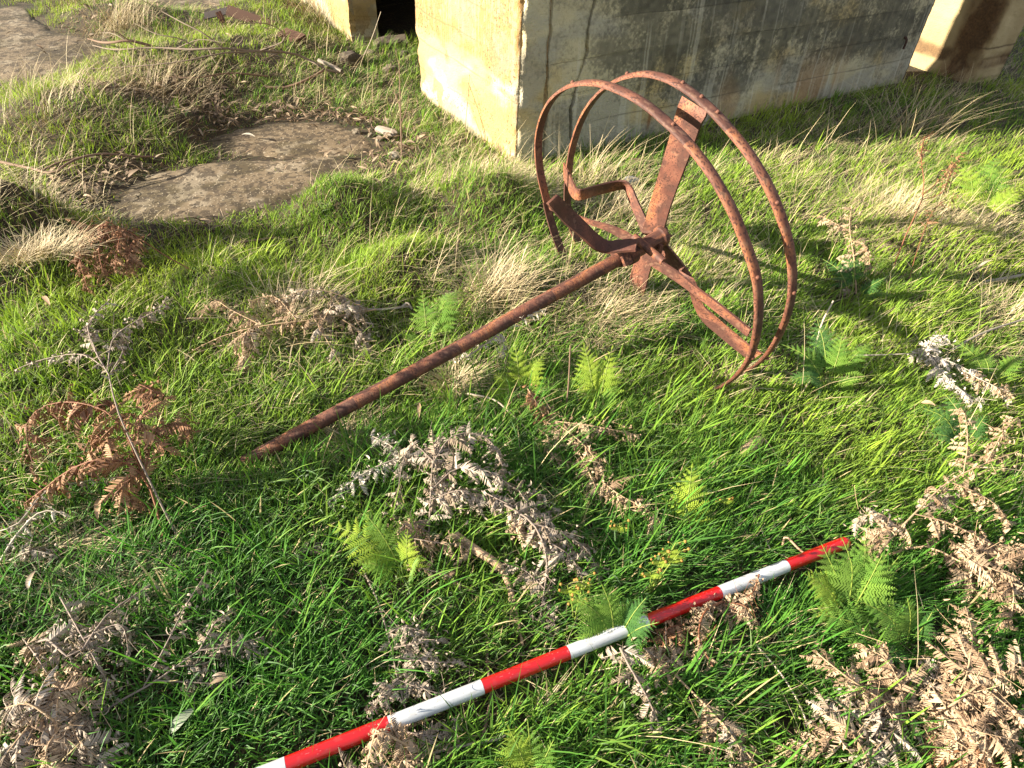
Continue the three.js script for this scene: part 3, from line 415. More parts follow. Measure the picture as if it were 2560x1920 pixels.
for (const [x, y, rad, h, n, label] of tussockDefs) {
  const p = at(x, y), r = rng(Math.floor(x * 7 + y * 13)), A = newA(), low = h < 0.08;
  for (let i = 0; i < n; i++) { const a = r() * 6.283, d = r() ** 0.8 * rad, tone = 0.6 + 0.6 * r(), br = r(); const bx = Math.cos(a) * d, bz = Math.sin(a) * d, j0 = A.pos.length; bladeInto(A, bx, bz, h * (0.5 + 0.8 * r()), 0.0012 + 0.0014 * r(), low ? 1.2 + r() : 0.1 + 0.8 * r() * (0.4 + d / rad), r() < 0.3 ? -0.2 + (r() - 0.5) * 1.5 : a + (r() - 0.5) * 2, 0.1 + 0.9 * r(), [lerp(0.58, 0.4, br) * tone, lerp(0.48, 0.31, br) * tone, lerp(0.29, 0.17, br) * tone], 6); const dh = H(p.x + bx, p.z + bz) - H(p.x, p.z); for (let k = j0 + 1; k < A.pos.length; k += 3) A.pos[k] += dh - 0.004; }
  const g = geoOf(A); const m = solo('dry_tussock', g, strawMat, label, 'dry grass', 'dry grass tussocks'); m.position.copy(p);
}

// ---------------------------------------------------------------- leaf litter
{
  const r = rng(91), A = newA();
  for (let k = 0; k < 6; k++) { const t = k / 5, wv = 0.09 * Math.sin(Math.PI * Math.min(1, t * 1.02)) ** 0.8, y = 0.12 * Math.sin(t * 3) + 0.02, z = 0.12 * t * t; A.pos.push(t - 0.5, y, z - wv, t - 0.5, y - 0.03, z, t - 0.5, y, z + wv); if (k) { const a = (k - 1) * 3; A.idx.push(a, a + 1, a + 3, a + 1, a + 4, a + 3, a + 1, a + 2, a + 4, a + 2, a + 5, a + 4); } }
  const geo = geoOf(A), list = [], m4 = new THREE.Matrix4(), q = new THREE.Quaternion(), e = new THREE.Euler();
  for (let i = 0; i < 60000 && list.length < 7000; i++) { const x = lerp(-5, 1, r()), z = lerp(-8, -2, r()), l = litter(x, z); if (r() > l * 0.9 + 0.012) continue; if (inBuilding(x, z)) continue; e.set((r() - 0.5) * 1.6, r() * 6.3, (r() - 0.5) * 1.2); q.setFromEuler(e); const s = 0.03 + 0.05 * r(); const b = bare(x, z); if (b > 0.5 && r() > 0.12) continue; m4.compose(V(x, H(x, z) + (b > 0.2 ? 0.034 : 0.008) + 0.022 * r() * (b > 0.5 ? 0.2 : 1), z), q, V(s, s, s * (0.6 + 0.8 * r()))); const t = r(), tone = 0.6 + 0.7 * r(); list.push([m4.clone(), lin(lerp(0.12, 0.34, t) * tone, lerp(0.075, 0.25, t) * tone, lerp(0.04, 0.16, t) * tone)]); }
  const im = new THREE.InstancedMesh(geo, new THREE.MeshStandardMaterial({ roughness: 0.75, side: THREE.DoubleSide }), list.length); im.name = 'leaf_litter'; im.castShadow = im.receiveShadow = true; list.forEach(([m, c], i) => { im.setMatrixAt(i, m); im.setColorAt(i, c); });
  tag(im, 'dry brown and grey leaf litter around the concrete slabs', 'leaf litter', null, 'stuff'); scene.add(im);
}

// ---------------------------------------------------------------- bracken
function pinnaGeo({ n = 14, wid = 0.36, curl = 0.3, fold = 0.1, dead = 0, seed = 1, pw = 0.8 }) {
  // unit length along +x, blade in the xz plane, bending down (-y); pinnules in pairs
  const r = rng(seed), pos = [], idx = [];
  const pts = []; { let p = V(0, 0, 0), a = 0, side = 0; for (let i = 0; i <= n; i++) { pts.push([p.clone(), a, side]); const t = i / n; a += curl / n * (0.5 + t) * (1 + dead * (r() - 0.5)); side += dead * (r() - 0.5) * 0.35; p = p.clone().add(V(Math.cos(a) * Math.cos(side), -Math.sin(a), Math.sin(side) * Math.cos(a)).multiplyScalar(1 / n)); } }
  const tri = (...v) => { const b = pos.length / 3; for (const p of v) pos.push(p.x, p.y, p.z); idx.push(b, b + 1, b + 2); };
  for (let i = 0; i < n; i++) {
    const [p, a] = pts[i], [p2] = pts[i + 1], t = i / n, fx = p2.clone().sub(p).normalize(), up = V(Math.sin(a), Math.cos(a), 0), rib = 0.008 * (1 - 0.6 * t) * (dead ? 1.6 : 1);
    { const s = V(0, 0, 1); tri(p.clone().addScaledVector(s, -rib), p.clone().addScaledVector(s, rib), p2.clone().addScaledVector(s, -rib)); tri(p.clone().addScaledVector(s, rib), p2.clone().addScaledVector(s, rib), p2.clone().addScaledVector(s, -rib)); }
    for (const sg of [-1, 1]) {
      if (r() < (dead ? 0.16 : 0.03)) continue;
      const L = wid * (1 - t) ** pw * (t < 0.08 ? 0.8 : 1) * (0.85 + 0.3 * r()) * (1 - dead * 0.25 * r()), sw = 1.15 - 0.25 * t + (r() - 0.5) * 0.2;
      const dr = fold + dead * (0.3 + 1.1 * r()), out = fx.clone().multiplyScalar(Math.cos(sw)).addScaledVector(V(0, 0, sg), Math.sin(sw) * Math.cos(dr)).addScaledVector(up, -Math.sin(dr));
      const out2 = out.clone().addScaledVector(up, -dead * (0.4 + 1.2 * r()) - 0.12).addScaledVector(fx, dead * (r() - 0.3)).normalize();
      const hw = (dead ? 0.46 : 0.38) / n * (dead ? 0.8 + 0.4 * r() : 1) * (1 - 0.25 * t), b0 = p.clone(), wv = fx.clone().addScaledVector(up, dead * (r() - 0.5) * 1.4).normalize();
      const m = b0.clone().addScaledVector(out, L * 0.55), tip = m.clone().addScaledVector(out2, L * 0.5);
      tri(b0.clone().addScaledVector(wv, -hw), b0.clone().addScaledVector(wv, hw), m.clone().addScaledVector(wv, -hw * 0.85));
      tri(b0.clone().addScaledVector(wv, hw), m.clone().addScaledVector(wv, hw * 0.85), m.clone().addScaledVector(wv, -hw * 0.85));
      tri(m.clone().addScaledVector(wv, -hw * 0.85), m.clone().addScaledVector(wv, hw * 0.85), tip);
    }
  }
  const g = new THREE.BufferGeometry(); g.setAttribute('position', new THREE.Float32BufferAttribute(pos, 3)); g.setIndex(idx); g.computeVertexNormals(); return g;
}
const leafMat = (r, g, b, tr = 0.4) => new THREE.MeshPhysicalMaterial({ color: lin(r, g, b), roughness: tr > 0.25 ? 1 : 0.7, transmission: tr > 0.25 ? tr : 0, thickness: 0, side: THREE.DoubleSide, specularIntensity: 0.6 });
const greenPinnae = [0, 1, 2, 3].map((k) => pinnaGeo({ n: 11, wid: 0.3, curl: 0.2 + 0.14 * k, fold: 0.15, seed: 40 + k }));
const deadPinnae = [0, 1, 2, 3, 4, 5, 6].map((k) => pinnaGeo({ n: 14, wid: 0.38, curl: [0.6, 1.3, 2.0, 3.0, 4.2, 1.6, 0.9][k], fold: 0.25, dead: [0.4, 0.6, 0.7, 0.8, 0.85, 1, 0.3][k], seed: 60 + k, pw: 0.6 }));
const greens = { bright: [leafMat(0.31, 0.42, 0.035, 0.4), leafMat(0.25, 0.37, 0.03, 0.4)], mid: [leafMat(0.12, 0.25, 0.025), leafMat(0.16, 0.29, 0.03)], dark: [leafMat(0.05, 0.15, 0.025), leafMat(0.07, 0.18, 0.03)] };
const deads = { grey: [leafMat(0.31, 0.25, 0.19, 0.2), leafMat(0.39, 0.325, 0.255, 0.2), leafMat(0.22, 0.165, 0.115, 0.2)], tan: [leafMat(0.36, 0.25, 0.155, 0.2), leafMat(0.42, 0.31, 0.2, 0.2), leafMat(0.25, 0.165, 0.1, 0.2)], brown: [leafMat(0.24, 0.12, 0.06, 0.2), leafMat(0.32, 0.18, 0.095, 0.2), leafMat(0.17, 0.085, 0.045, 0.2)], pale: [leafMat(0.5, 0.44, 0.36, 0.2), leafMat(0.42, 0.37, 0.32, 0.2)] };
const stemMat = { green: new THREE.MeshStandardMaterial({ color: lin(0.2, 0.26, 0.04), roughness: 0.6 }), grey: new THREE.MeshStandardMaterial({ color: lin(0.22, 0.17, 0.135), roughness: 0.8 }), tan: new THREE.MeshStandardMaterial({ color: lin(0.38, 0.26, 0.15), roughness: 0.75 }), brown: new THREE.MeshStandardMaterial({ color: lin(0.19, 0.07, 0.03), roughness: 0.65 }), pale: new THREE.MeshStandardMaterial({ color: lin(0.42, 0.36, 0.28), roughness: 0.8 }) };
function putPinna(parent, geo, mat, pos, dir, nrm, len) {
  const m = new THREE.Mesh(geo, mat); m.name = 'pinna'; m.castShadow = m.receiveShadow = true;
  const x = dir.clone().normalize(), z = x.clone().cross(nrm).normalize(), y = z.clone().cross(x).normalize(); m.quaternion.setFromRotationMatrix(new THREE.Matrix4().makeBasis(x, y, z)); m.position.copy(pos); m.scale.setScalar(len); parent.add(m);
}
function frond(parent, base, tip, tone, r, { width = 0.42, from = 0.3, pairs = 8, arch = 0.25 } = {}) {
  const span = tip.clone().sub(base), L = span.length(), mid = base.clone().lerp(tip, 0.55); mid.y += L * arch * 0.6; if (tip.y < mid.y) mid.y = Math.max(mid.y, base.y + L * 0.25);
  const c = new THREE.CatmullRomCurve3([base, mid, tip]);
  part('stem', tube([base, mid, tip], 0.0022, 0.0007, 8, 5), stemMat.green, parent);
  const t = V(), up = V(0, 1, 0);
  for (let i = 0; i < pairs; i++) {
    const f = i / (pairs - 1), s = lerp(from, 0.985, f ** 0.9), p = c.getPointAt(s); c.getTangentAt(s, t); let side = t.clone().cross(up); if (side.length() < 0.15) side = V(1, 0, 0.3); side.normalize(); let nrm = side.clone().cross(t).normalize(); nrm.lerp(UP_VIEW, 0.5).normalize(); side = t.clone().cross(nrm).normalize();
    const len = L * width * (1 - 0.86 * f) * (0.9 + 0.2 * r());
    if (i === pairs - 1) { putPinna(parent, greenPinnae[0], greens[tone][0], p, t, nrm, len * 1.3); continue; }
    for (const sg of [-1, 1]) { const dir = side.clone().multiplyScalar(sg).addScaledVector(t, 0.35 + 0.6 * f).addScaledVector(nrm, 0.1 - 0.25 * r()).normalize(); putPinna(parent, greenPinnae[Math.floor(r() * 4)], greens[tone][Math.floor(r() * 2)], p, dir, nrm, len); }
  }
}
const UP_VIEW = V(-0.55, 0.7, 0.45).normalize();
const fernDefs = [
  ['bright green bracken fern growing behind the middle of the rusty pipe', 'mid', [925, 748], [[992, 625, .10], [912, 632, .14], [868, 722, .07], [1002, 668, .07], [950, 690, .12]]],
  ['feathery green fern below the pipe with upright tip', 'bright', [1125, 865], [[1112, 742, .15], [1062, 802, .09], [1176, 768, .11], [1185, 835, .05], [1050, 850, .06]]],
  ['pale green fern between pipe and wheel spoke', 'bright', [1288, 892], [[1262, 745, .17], [1322, 752, .16], [1335, 832, .08], [1248, 832, .08]]],
  ['single yellow green fern frond standing alone in the short grass', 'bright', [1468, 1185], [[1495, 1008, .14], [1540, 1095, .07]]],
  ['yellow green fern growing through the central grey bracken', 'bright', [880, 1255], [[715, 1135, .12], [788, 1108, .16], [880, 1150, .14], [770, 1215, .07], [905, 1210, .12]]],
  ['lacy green fern leaning over a white band of the pole', 'mid', [1330, 1392], [[1232, 1290, .14], [1300, 1262, .18], [1395, 1292, .14], [1420, 1345, .12], [1245, 1372, .06], [1420, 1460, .03]]],
  ['large bright fern covering the red end of the pole', 'bright', [1830, 1340], [[1868, 1155, .17], [1775, 1175, .17], [1940, 1205, .14], [1905, 1200, .19], [1740, 1240, .13], [1820, 1165, .2]]],
  ['spreading green fern just beyond the pole end', 'mid', [1960, 1400], [[1742, 1320, .09], [1862, 1300, .14], [2015, 1320, .11], [1960, 1292, .15], [2060, 1445, .06], [1900, 1430, .05]]],
  ['broad green fern beside the rim bottom', 'mid', [1790, 835], [[1692, 745, .1], [1885, 742, .1], [1765, 690, .15], [1862, 818, .06], [1705, 822, .05], [1820, 720, .14]]],
  ['bright yellow green fern beyond the wheel near the reddish dry stems', 'bright', [2100, 480], [[2062, 352, .2], [2155, 335, .22], [2215, 405, .16], [2040, 440, .1]]],
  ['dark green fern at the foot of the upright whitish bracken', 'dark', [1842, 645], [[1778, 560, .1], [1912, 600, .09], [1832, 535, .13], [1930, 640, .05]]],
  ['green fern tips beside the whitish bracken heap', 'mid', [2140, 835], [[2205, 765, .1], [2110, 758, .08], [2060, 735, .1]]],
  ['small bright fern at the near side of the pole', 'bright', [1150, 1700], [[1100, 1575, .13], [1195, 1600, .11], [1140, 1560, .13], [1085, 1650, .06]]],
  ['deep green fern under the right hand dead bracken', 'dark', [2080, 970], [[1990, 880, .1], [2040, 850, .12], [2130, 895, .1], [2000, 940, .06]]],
  ['small yellow fern tip beside the upright straw bunch', 'bright', [985, 915], [[960, 865, .07], [1010, 875, .07]]],
];
fernDefs.forEach(([label, tone, b, tips], k) => {
  const p = at(b[0], b[1]), g = thing('bracken_fern', label, 'fern', p, 'green bracken ferns'), r = rng(500 + k * 7);
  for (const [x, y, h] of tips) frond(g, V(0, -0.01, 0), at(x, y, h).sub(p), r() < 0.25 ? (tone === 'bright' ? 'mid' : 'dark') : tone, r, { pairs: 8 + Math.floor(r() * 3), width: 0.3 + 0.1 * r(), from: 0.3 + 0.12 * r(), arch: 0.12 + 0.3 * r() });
});
// young croziers with orange buds
[['budding yellow fern crozier above the pole', [1400, 1290], [[1460, 1172, .2], [1430, 1200, .18], [1405, 1235, .14], [1470, 1190, .17]]], ['thin yellow crozier stems in the grass behind the pole', [1560, 1130], [[1562, 1075, .08], [1340, 1130, .1]]], ['orange budded croziers beside the lacy fern', [1240, 1350], [[1225, 1262, .14], [1250, 1290, .12], [1262, 1245, .14]]]].forEach(([label, b, tips], k) => {
  const p = at(b[0], b[1]), g = thing('fern_crozier', label, 'fern', p), r = rng(900 + k), bud = new THREE.SphereGeometry(0.0033, 7, 5), budM = new THREE.MeshStandardMaterial({ color: lin(0.3, 0.16, 0.03), roughness: 0.8 });
  for (const [x, y, h] of tips) { const q = at(x, y, h).sub(p), pts = [V(0, 0, 0), q.clone().multiplyScalar(0.5).add(V(0, 0.02, 0)), q]; if (q.length() > 0.3) { pts[0].copy(q).setY(0); pts[1].copy(q).multiplyScalar(1).setY(q.y * 0.5); } part('stem', tube(pts, 0.0022, 0.0012, 8, 5), stemMat.green, g); for (let i = 0; i < 6; i++) { const m = part('bud', bud, budM, g), from = pts[1].clone().lerp(q, 0.45 + 0.1 * i); m.position.copy(from).add(V((i % 2 ? 1 : -1) * (0.012 + 0.012 * r()), 0.004 + 0.012 * r(), (r() - 0.5) * 0.02)); m.scale.setScalar(0.6 + 0.7 * r()); part('branchlet', tube([from, from.clone().lerp(m.position, 0.5).add(V(0, 0.002, 0)), m.position.clone()], 0.001, 0.0007, 4, 4), stemMat.green, g); if (i < 3) putPinna(g, greenPinnae[i], greens.bright[0], from, V(i % 2 ? -1 : 1, 0.3, 0.2), UP_VIEW, 0.028); } }
});

// dead bracken: each branch is [tone, pinna length, density, first point with pinnae (0..1), [[x, y, height], ...]]
const deadDefs = [
  ['tall dead bracken with brown fronds arching over the grass', 'brown', [
    ['brown', 0.07, 26, .30, [[357, 1172, 0], [310, 1030, .13], [240, 990, .2], [160, 1010, .17], [90, 1060, .1], [50, 1090, .06]]], ['brown', 0.075, 22, .25, [[310, 1030, .13], [250, 905, .27], [170, 870, .28], [90, 880, .24], [55, 920, .19], [70, 1000, .12]]], ['brown', 0.07, 18, .3, [[310, 1030, .13], [300, 920, .25], [330, 850, .28], [300, 830, .27]]], ['brown', 0.065, 14, .35, [[310, 1030, .13], [340, 930, .22], [390, 915, .18], [405, 935, .14]]], ['brown', 0.06, 14, .2, [[310, 1030, .13], [230, 960, .2], [200, 940, .19], [180, 980, .15]]], ['brown', 0.06, 12, .2, [[310, 1030, .13], [260, 1050, .12], [300, 1090, .07], [330, 1090, .05]]]]],
  ['upright grey dead bracken stem with bare curled tip', 'grey', [
    ['grey', 0.03, 14, .62, [[388, 1168, 0], [312, 1015, .17], [252, 880, .3], [232, 800, .36], [212, 770, .38], [190, 700, .42], [240, 645, .44]]], ['grey', 0.04, 16, .2, [[232, 800, .36], [246, 730, .4], [300, 690, .42], [345, 668, .43], [360, 640, .44]]], ['grey', 0.025, 8, .3, [[232, 800, .36], [190, 770, .36], [155, 765, .34], [80, 780, .3], [30, 800, .26]]], ['grey', 0.025, 8, .2, [[240, 805, .36], [265, 760, .38], [262, 725, .38]]], ['grey', 0.03, 8, .3, [[212, 770, .38], [200, 740, .4], [180, 705, .4]]]]],
  ['rust brown dead bracken hanging from a slanting stem by the slab', 'brown', [
    ['brown', 0.05, 8, .6, [[425, 590, 0], [350, 548, .09], [290, 508, .17], [225, 476, .22]]], ['brown', 0.055, 22, .0, [[290, 508, .17], [245, 490, .2], [215, 530, .17], [222, 590, .12]]], ['brown', 0.055, 24, 0, [[250, 490, .2], [195, 488, .2], [172, 545, .16], [188, 622, .09]]], ['brown', 0.055, 20, 0, [[300, 515, .16], [288, 520, .16], [272, 590, .1]]], ['brown', 0.05, 16, 0, [[230, 480, .21], [205, 500, .19], [160, 560, .14]]], ['brown', 0.05, 16, 0, [[262, 495, .19], [255, 530, .17], [248, 585, .12]]]]],
  ['tan and grey dead bracken heap behind the pipe', 'tan', [
    ['tan', 0.055, 16, .25, [[885, 660, .03], [790, 672, .07], [680, 690, .1], [560, 705, .09], [470, 730, .06], [395, 770, .03]]], ['tan', 0.06, 22, .1, [[560, 700, .09], [530, 720, .1], [525, 770, .06], [520, 800, .03]]], ['grey', 0.055, 24, 0, [[790, 672, .07], [740, 640, .12], [680, 625, .14], [620, 640, .13], [600, 670, .1]]], ['grey', 0.05, 22, 0, [[700, 690, .1], [720, 660, .12], [770, 670, .1], [800, 720, .05]]], ['tan', 0.05, 18, 0, [[560, 700, .09], [500, 670, .11], [460, 650, .1], [430, 690, .07]]], ['grey', 0.045, 18, 0, [[680, 690, .1], [720, 760, .06], [750, 820, .03], [740, 850, .02]]], ['tan', 0.05, 16, 0, [[640, 690, .1], [590, 640, .13], [540, 650, .12]]], ['grey', 0.05, 16, .1, [[740, 690, .1], [780, 720, .07], [795, 780, .03]]]]],
  ['pale grey curled frond lying below the pipe end', 'pale', [['pale', 0.05, 16, .15, [[955, 975, .06], [880, 985, .08], [820, 1005, .08], [760, 1040, .07], [705, 1090, .04]]], ['pale', 0.045, 10, .0, [[870, 985, .08], [840, 960, .1], [800, 940, .1]]]]],
  ['large central grey dead bracken with curled fronds', 'grey', [
    ['grey', 0.06, 14, .2, [[925, 1180, .02], [930, 1080, .1], [935, 1000, .14], [950, 940, .15]]], ['grey', 0.06, 24, .0, [[935, 1000, .14], [980, 940, .17], [1050, 945, .16], [1080, 990, .13], [1090, 1030, .1]]], ['grey', 0.055, 22, 0, [[930, 1060, .12], [990, 1010, .15], [1060, 1020, .14], [1120, 1060, .11], [1180, 1070, .09]]], ['grey', 0.055, 20, 0, [[930, 1080, .1], [1000, 1060, .13], [1040, 1100, .1]]], ['grey', 0.05, 18, 0, [[940, 1000, .14], [890, 960, .15], [870, 1000, .12], [860, 1060, .08], [850, 1110, .05]]], ['tan', 0.055, 24, 0, [[925, 1150, .05], [880, 1130, .1], [860, 1150, .09], [930, 1170, .1], [1000, 1180, .08], [1020, 1200, .06]]], ['grey', 0.05, 20, 0, [[1040, 1060, .12], [1100, 1090, .12], [1160, 1110, .1], [1210, 1100, .07]]], ['tan', 0.05, 14, 0, [[925, 1160, .04], [900, 1220, .06], [960, 1240, .06], [1000, 1265, .04]]]]],
  ['grey bracken branch drooping towards the pole beside the bark strip', 'grey', [
    ['grey', 0.05, 18, .1, [[1090, 1090, .13], [1150, 1130, .12], [1180, 1200, .1], [1175, 1280, .06], [1165, 1345, .03]]], ['grey', 0.05, 16, 0, [[1150, 1130, .12], [1210, 1150, .11], [1270, 1190, .08], [1295, 1250, .04]]], ['grey', 0.05, 16, 0, [[1165, 1160, .11], [1230, 1200, .09], [1260, 1250, .06]]], ['grey', 0.045, 14, 0, [[1175, 1270, .06], [1130, 1230, .07], [1090, 1220, .06]]], ['grey', 0.04, 12, 0, [[1170, 1300, .05], [1200, 1330, .04], [1190, 1360, .03]]], ['tan', 0.05, 12, 0, [[1130, 1120, .12], [1110, 1140, .1], [1150, 1160, .08]]]]],
  ['brown wilted bracken trailing from the green fern to the pole', 'tan', [
    ['tan', 0.05, 24, .1, [[1150, 850, .08], [1190, 900, .06], [1240, 960, .07], [1290, 1060, .06], [1310, 1110, .02]]], ['tan', 0.05, 22, 0, [[1200, 910, .08], [1280, 920, .1], [1380, 940, .08]]], ['tan', 0.05, 18, 0, [[1210, 920, .08], [1260, 960, .1], [1300, 1010, .09]]], ['tan', 0.05, 24, 0, [[1300, 1040, .08], [1340, 1070, .09], [1410, 1110, .08], [1460, 1180, .03]]], ['brown', 0.05, 18, 0, [[1140, 840, .1], [1165, 880, .09], [1180, 915, .06]]], ['tan', 0.04, 12, 0, [[1180, 930, .06], [1200, 990, .06], [1290, 1000, .04]]]]],
  ['grey dead bracken spray on a long straight stem', 'grey', [
    ['grey', 0.03, 4, .5, [[150, 1590, .01], [250, 1520, .05], [330, 1475, .07], [430, 1405, .08], [485, 1372, .08]]], ['grey', 0.028, 9, .3, [[335, 1470, .07], [440, 1475, .06], [520, 1480, .03]]], ['grey', 0.03, 9, .2, [[430, 1405, .08], [500, 1395, .08], [570, 1375, .07]]], ['grey', 0.03, 8, .2, [[430, 1405, .08], [470, 1340, .1], [500, 1320, .09]]], ['grey', 0.03, 10, .1, [[310, 1485, .06], [360, 1390, .1], [395, 1320, .1], [450, 1230, .09]]], ['grey', 0.03, 8, .2, [[380, 1440, .07], [450, 1430, .07], [480, 1400, .07]]], ['grey', 0.03, 8, .2, [[455, 1390, .08], [530, 1400, .07], [600, 1425, .04]]]]],
  ['loose grey brown fronds tangled in the left foreground grass', 'grey', [
    ['grey', 0.045, 18, .1, [[60, 1400, .04], [100, 1380, .08], [160, 1420, .09], [230, 1330, .1], [330, 1260, .08]]], ['grey', 0.04, 14, .1, [[130, 1290, .08], [180, 1380, .09], [230, 1470, .07], [250, 1510, .04]]], ['grey', 0.045, 12, 0, [[180, 1380, .09], [260, 1350, .1], [280, 1420, .06]]], ['tan', 0.04, 10, 0, [[50, 1380, .06], [80, 1420, .08], [130, 1500, .05]]]]],
  ['brown grey bracken mass at the corner beside the straight stem', 'tan', [
    ['grey', 0.07, 26, 0, [[170, 1600, .04], [120, 1560, .1], [60, 1520, .12], [10, 1530, .1]]], ['tan', 0.07, 22, 0, [[130, 1570, .1], [100, 1620, .1], [110, 1690, .06]]], ['grey', 0.065, 20, 0, [[150, 1560, .1], [180, 1610, .09], [230, 1650, .05]]], ['tan', 0.06, 20, 0, [[120, 1560, .1], [130, 1490, .11], [170, 1440, .09]]], ['grey', 0.07, 18, 0, [[60, 1570, .1], [20, 1620, .09], [-10, 1660, .05]]]]],
  ['bleached bare bracken stalks at the grey straw', 'pale', [
    ['pale', 0.03, 8, .2, [[-10, 1230, .02], [40, 1150, .07], [90, 1105, .1], [140, 1108, .1]]], ['grey', 0.035, 14, .1, [[-10, 1150, .06], [40, 1130, .08], [100, 1060, .1], [180, 1040, .09], [260, 1030, .06]]], ['grey', 0.04, 12, 0, [[20, 1210, .03], [70, 1190, .06], [120, 1200, .05]]]]],
  ['curled brown frond resting against a red band of the pole', 'tan', [
    ['tan', 0.05, 18, 0, [[905, 1625, .04], [860, 1600, .08], [815, 1580, .1], [800, 1620, .08], [790, 1670, .05]]], ['tan', 0.045, 14, 0, [[900, 1620, .04], [870, 1640, .06], [850, 1690, .05]]], ['grey', 0.05, 12, 0, [[830, 1650, .05], [760, 1670, .05], [700, 1690, .03]]], ['tan', 0.03, 6, .3, [[1095, 1585, .02], [1000, 1610, .03], [905, 1630, .04]]]]],
  ['small grey bracken frond between the dead twig and the pole', 'grey', [
    ['grey', 0.035, 5, .5, [[782, 1225, .02], [820, 1310, .04], [845, 1400, .05], [862, 1480, .05], [880, 1545, .02]]], ['grey', 0.032, 12, .1, [[835, 1370, .06], [870, 1355, .08], [920, 1365, .07]]], ['grey', 0.038, 12, .1, [[845, 1400, .06], [900, 1390, .08], [960, 1380, .06]]], ['grey', 0.04, 12, .1, [[855, 1420, .06], [940, 1430, .08], [1000, 1430, .05]]], ['grey', 0.032, 12, .1, [[862, 1470, .05], [830, 1500, .06], [800, 1540, .05]]], ['grey', 0.032, 10, .1, [[862, 1470, .05], [920, 1490, .05], [960, 1500, .04]]], ['grey', 0.035, 12, .2, [[870, 1580, .03], [940, 1590, .05], [990, 1570, .04]]]]],
  ['tan dead bracken branching above the right hand grass', 'tan', [
    ['tan', 0.05, 8, .45, [[1862, 1260, 0], [1910, 1180, .07], [1975, 1110, .13], [2050, 1040, .17], [2130, 1000, .2], [2200, 975, .2]]], ['tan', 0.05, 16, .1, [[1975, 1110, .13], [2050, 1130, .13], [2130, 1170, .11], [2200, 1215, .08]]], ['grey', 0.05, 14, .1, [[1940, 1140, .1], [1900, 1110, .12], [1850, 1120, .09]]], ['tan', 0.05, 14, .1, [[1960, 1130, .11], [1890, 1160, .1], [1880, 1190, .07]]], ['tan', 0.045, 14, .1, [[2050, 1040, .17], [2100, 1060, .16], [2150, 1090, .13], [2180, 1130, .1]]], ['tan', 0.045, 14, .1, [[2080, 1030, .18], [2090, 960, .2], [2085, 900, .2], [2075, 880, .18]]], ['tan', 0.04, 12, .1, [[2130, 1000, .2], [2170, 930, .22], [2200, 900, .22]]], ['grey', 0.045, 12, .1, [[1990, 1100, .13], [2030, 1080, .14], [2060, 1070, .13]]]]],
  ['tan bracken frond with fan shaped pinnae at the right edge of the ferns', 'tan', [
    ['tan', 0.06, 8, .3, [[1900, 1205, .02], [2000, 1180, .07], [2080, 1215, .1], [2180, 1240, .1], [2240, 1290, .08]]], ['tan', 0.07, 16, 0, [[2080, 1215, .1], [2110, 1190, .12], [2130, 1160, .11]]], ['tan', 0.06, 16, 0, [[2100, 1215, .1], [2090, 1240, .08], [2110, 1290, .05]]], ['tan', 0.065, 18, 0, [[2180, 1240, .1], [2190, 1290, .1], [2180, 1350, .06]]], ['tan', 0.06, 14, 0, [[2140, 1230, .1], [2190, 1190, .12], [2230, 1180, .12]]]]],
  ['dense tan bracken litter beyond the low green fern', 'tan', [
    ['tan', 0.06, 20, 0, [[1960, 1540, .05], [1870, 1490, .1], [1800, 1440, .11], [1765, 1410, .1]]], ['tan', 0.065, 22, 0, [[1960, 1540, .05], [1940, 1470, .11], [1910, 1420, .12], [1870, 1400, .11]]], ['grey', 0.06, 20, 0, [[1950, 1530, .06], [1860, 1530, .09], [1770, 1540, .08]]], ['tan', 0.06, 20, 0, [[1940, 1540, .05], [1850, 1580, .08], [1760, 1600, .07], [1700, 1620, .05]]], ['grey', 0.06, 20, 0, [[1960, 1550, .05], [1900, 1610, .08], [1850, 1680, .06]]], ['grey', 0.05, 14, 0, [[1980, 1530, .06], [2020, 1470, .1], [2030, 1430, .1]]]]],
  ['pale brown bracken heap in the corner beyond the dense litter', 'tan', [
    ['tan', 0.07, 26, 0, [[1990, 1560, .05], [2060, 1520, .11], [2130, 1470, .14], [2220, 1440, .14]]], ['tan', 0.07, 24, 0, [[2040, 1560, .08], [2110, 1580, .12], [2200, 1600, .12]]], ['tan', 0.065, 22, 0, [[2060, 1530, .1], [2090, 1450, .14], [2100, 1370, .14], [2085, 1310, .13]]], ['brown', 0.06, 18, 0, [[2000, 1640, .05], [2080, 1640, .09], [2160, 1660, .09]]], ['tan', 0.065, 20, 0, [[2120, 1480, .13], [2170, 1520, .13], [2210, 1550, .12]]], ['tan', 0.06, 16, 0, [[2000, 1600, .05], [2060, 1600, .1], [2120, 1640, .1]]]]],
  ['hanging grey frond on the near side of the pole below the lacy fern', 'grey', [['grey', 0.05, 16, 0, [[1340, 1400, .08], [1360, 1440, .1], [1400, 1510, .09], [1430, 1580, .05]]], ['tan', 0.05, 14, 0, [[1390, 1400, .05], [1440, 1430, .06], [1470, 1400, .05]]]]],
  ['brown stemmed frond crossing the grass on the near side of the pole', 'tan', [['tan', 0.045, 16, .4, [[1425, 1425, .03], [1480, 1480, .06], [1530, 1530, .07], [1590, 1600, .06], [1660, 1680, .04]]], ['tan', 0.045, 14, 0, [[1530, 1530, .07], [1525, 1580, .06], [1550, 1650, .03]]], ['grey', 0.045, 12, 0, [[1560, 1560, .07], [1600, 1620, .06], [1620, 1680, .03]]]]],
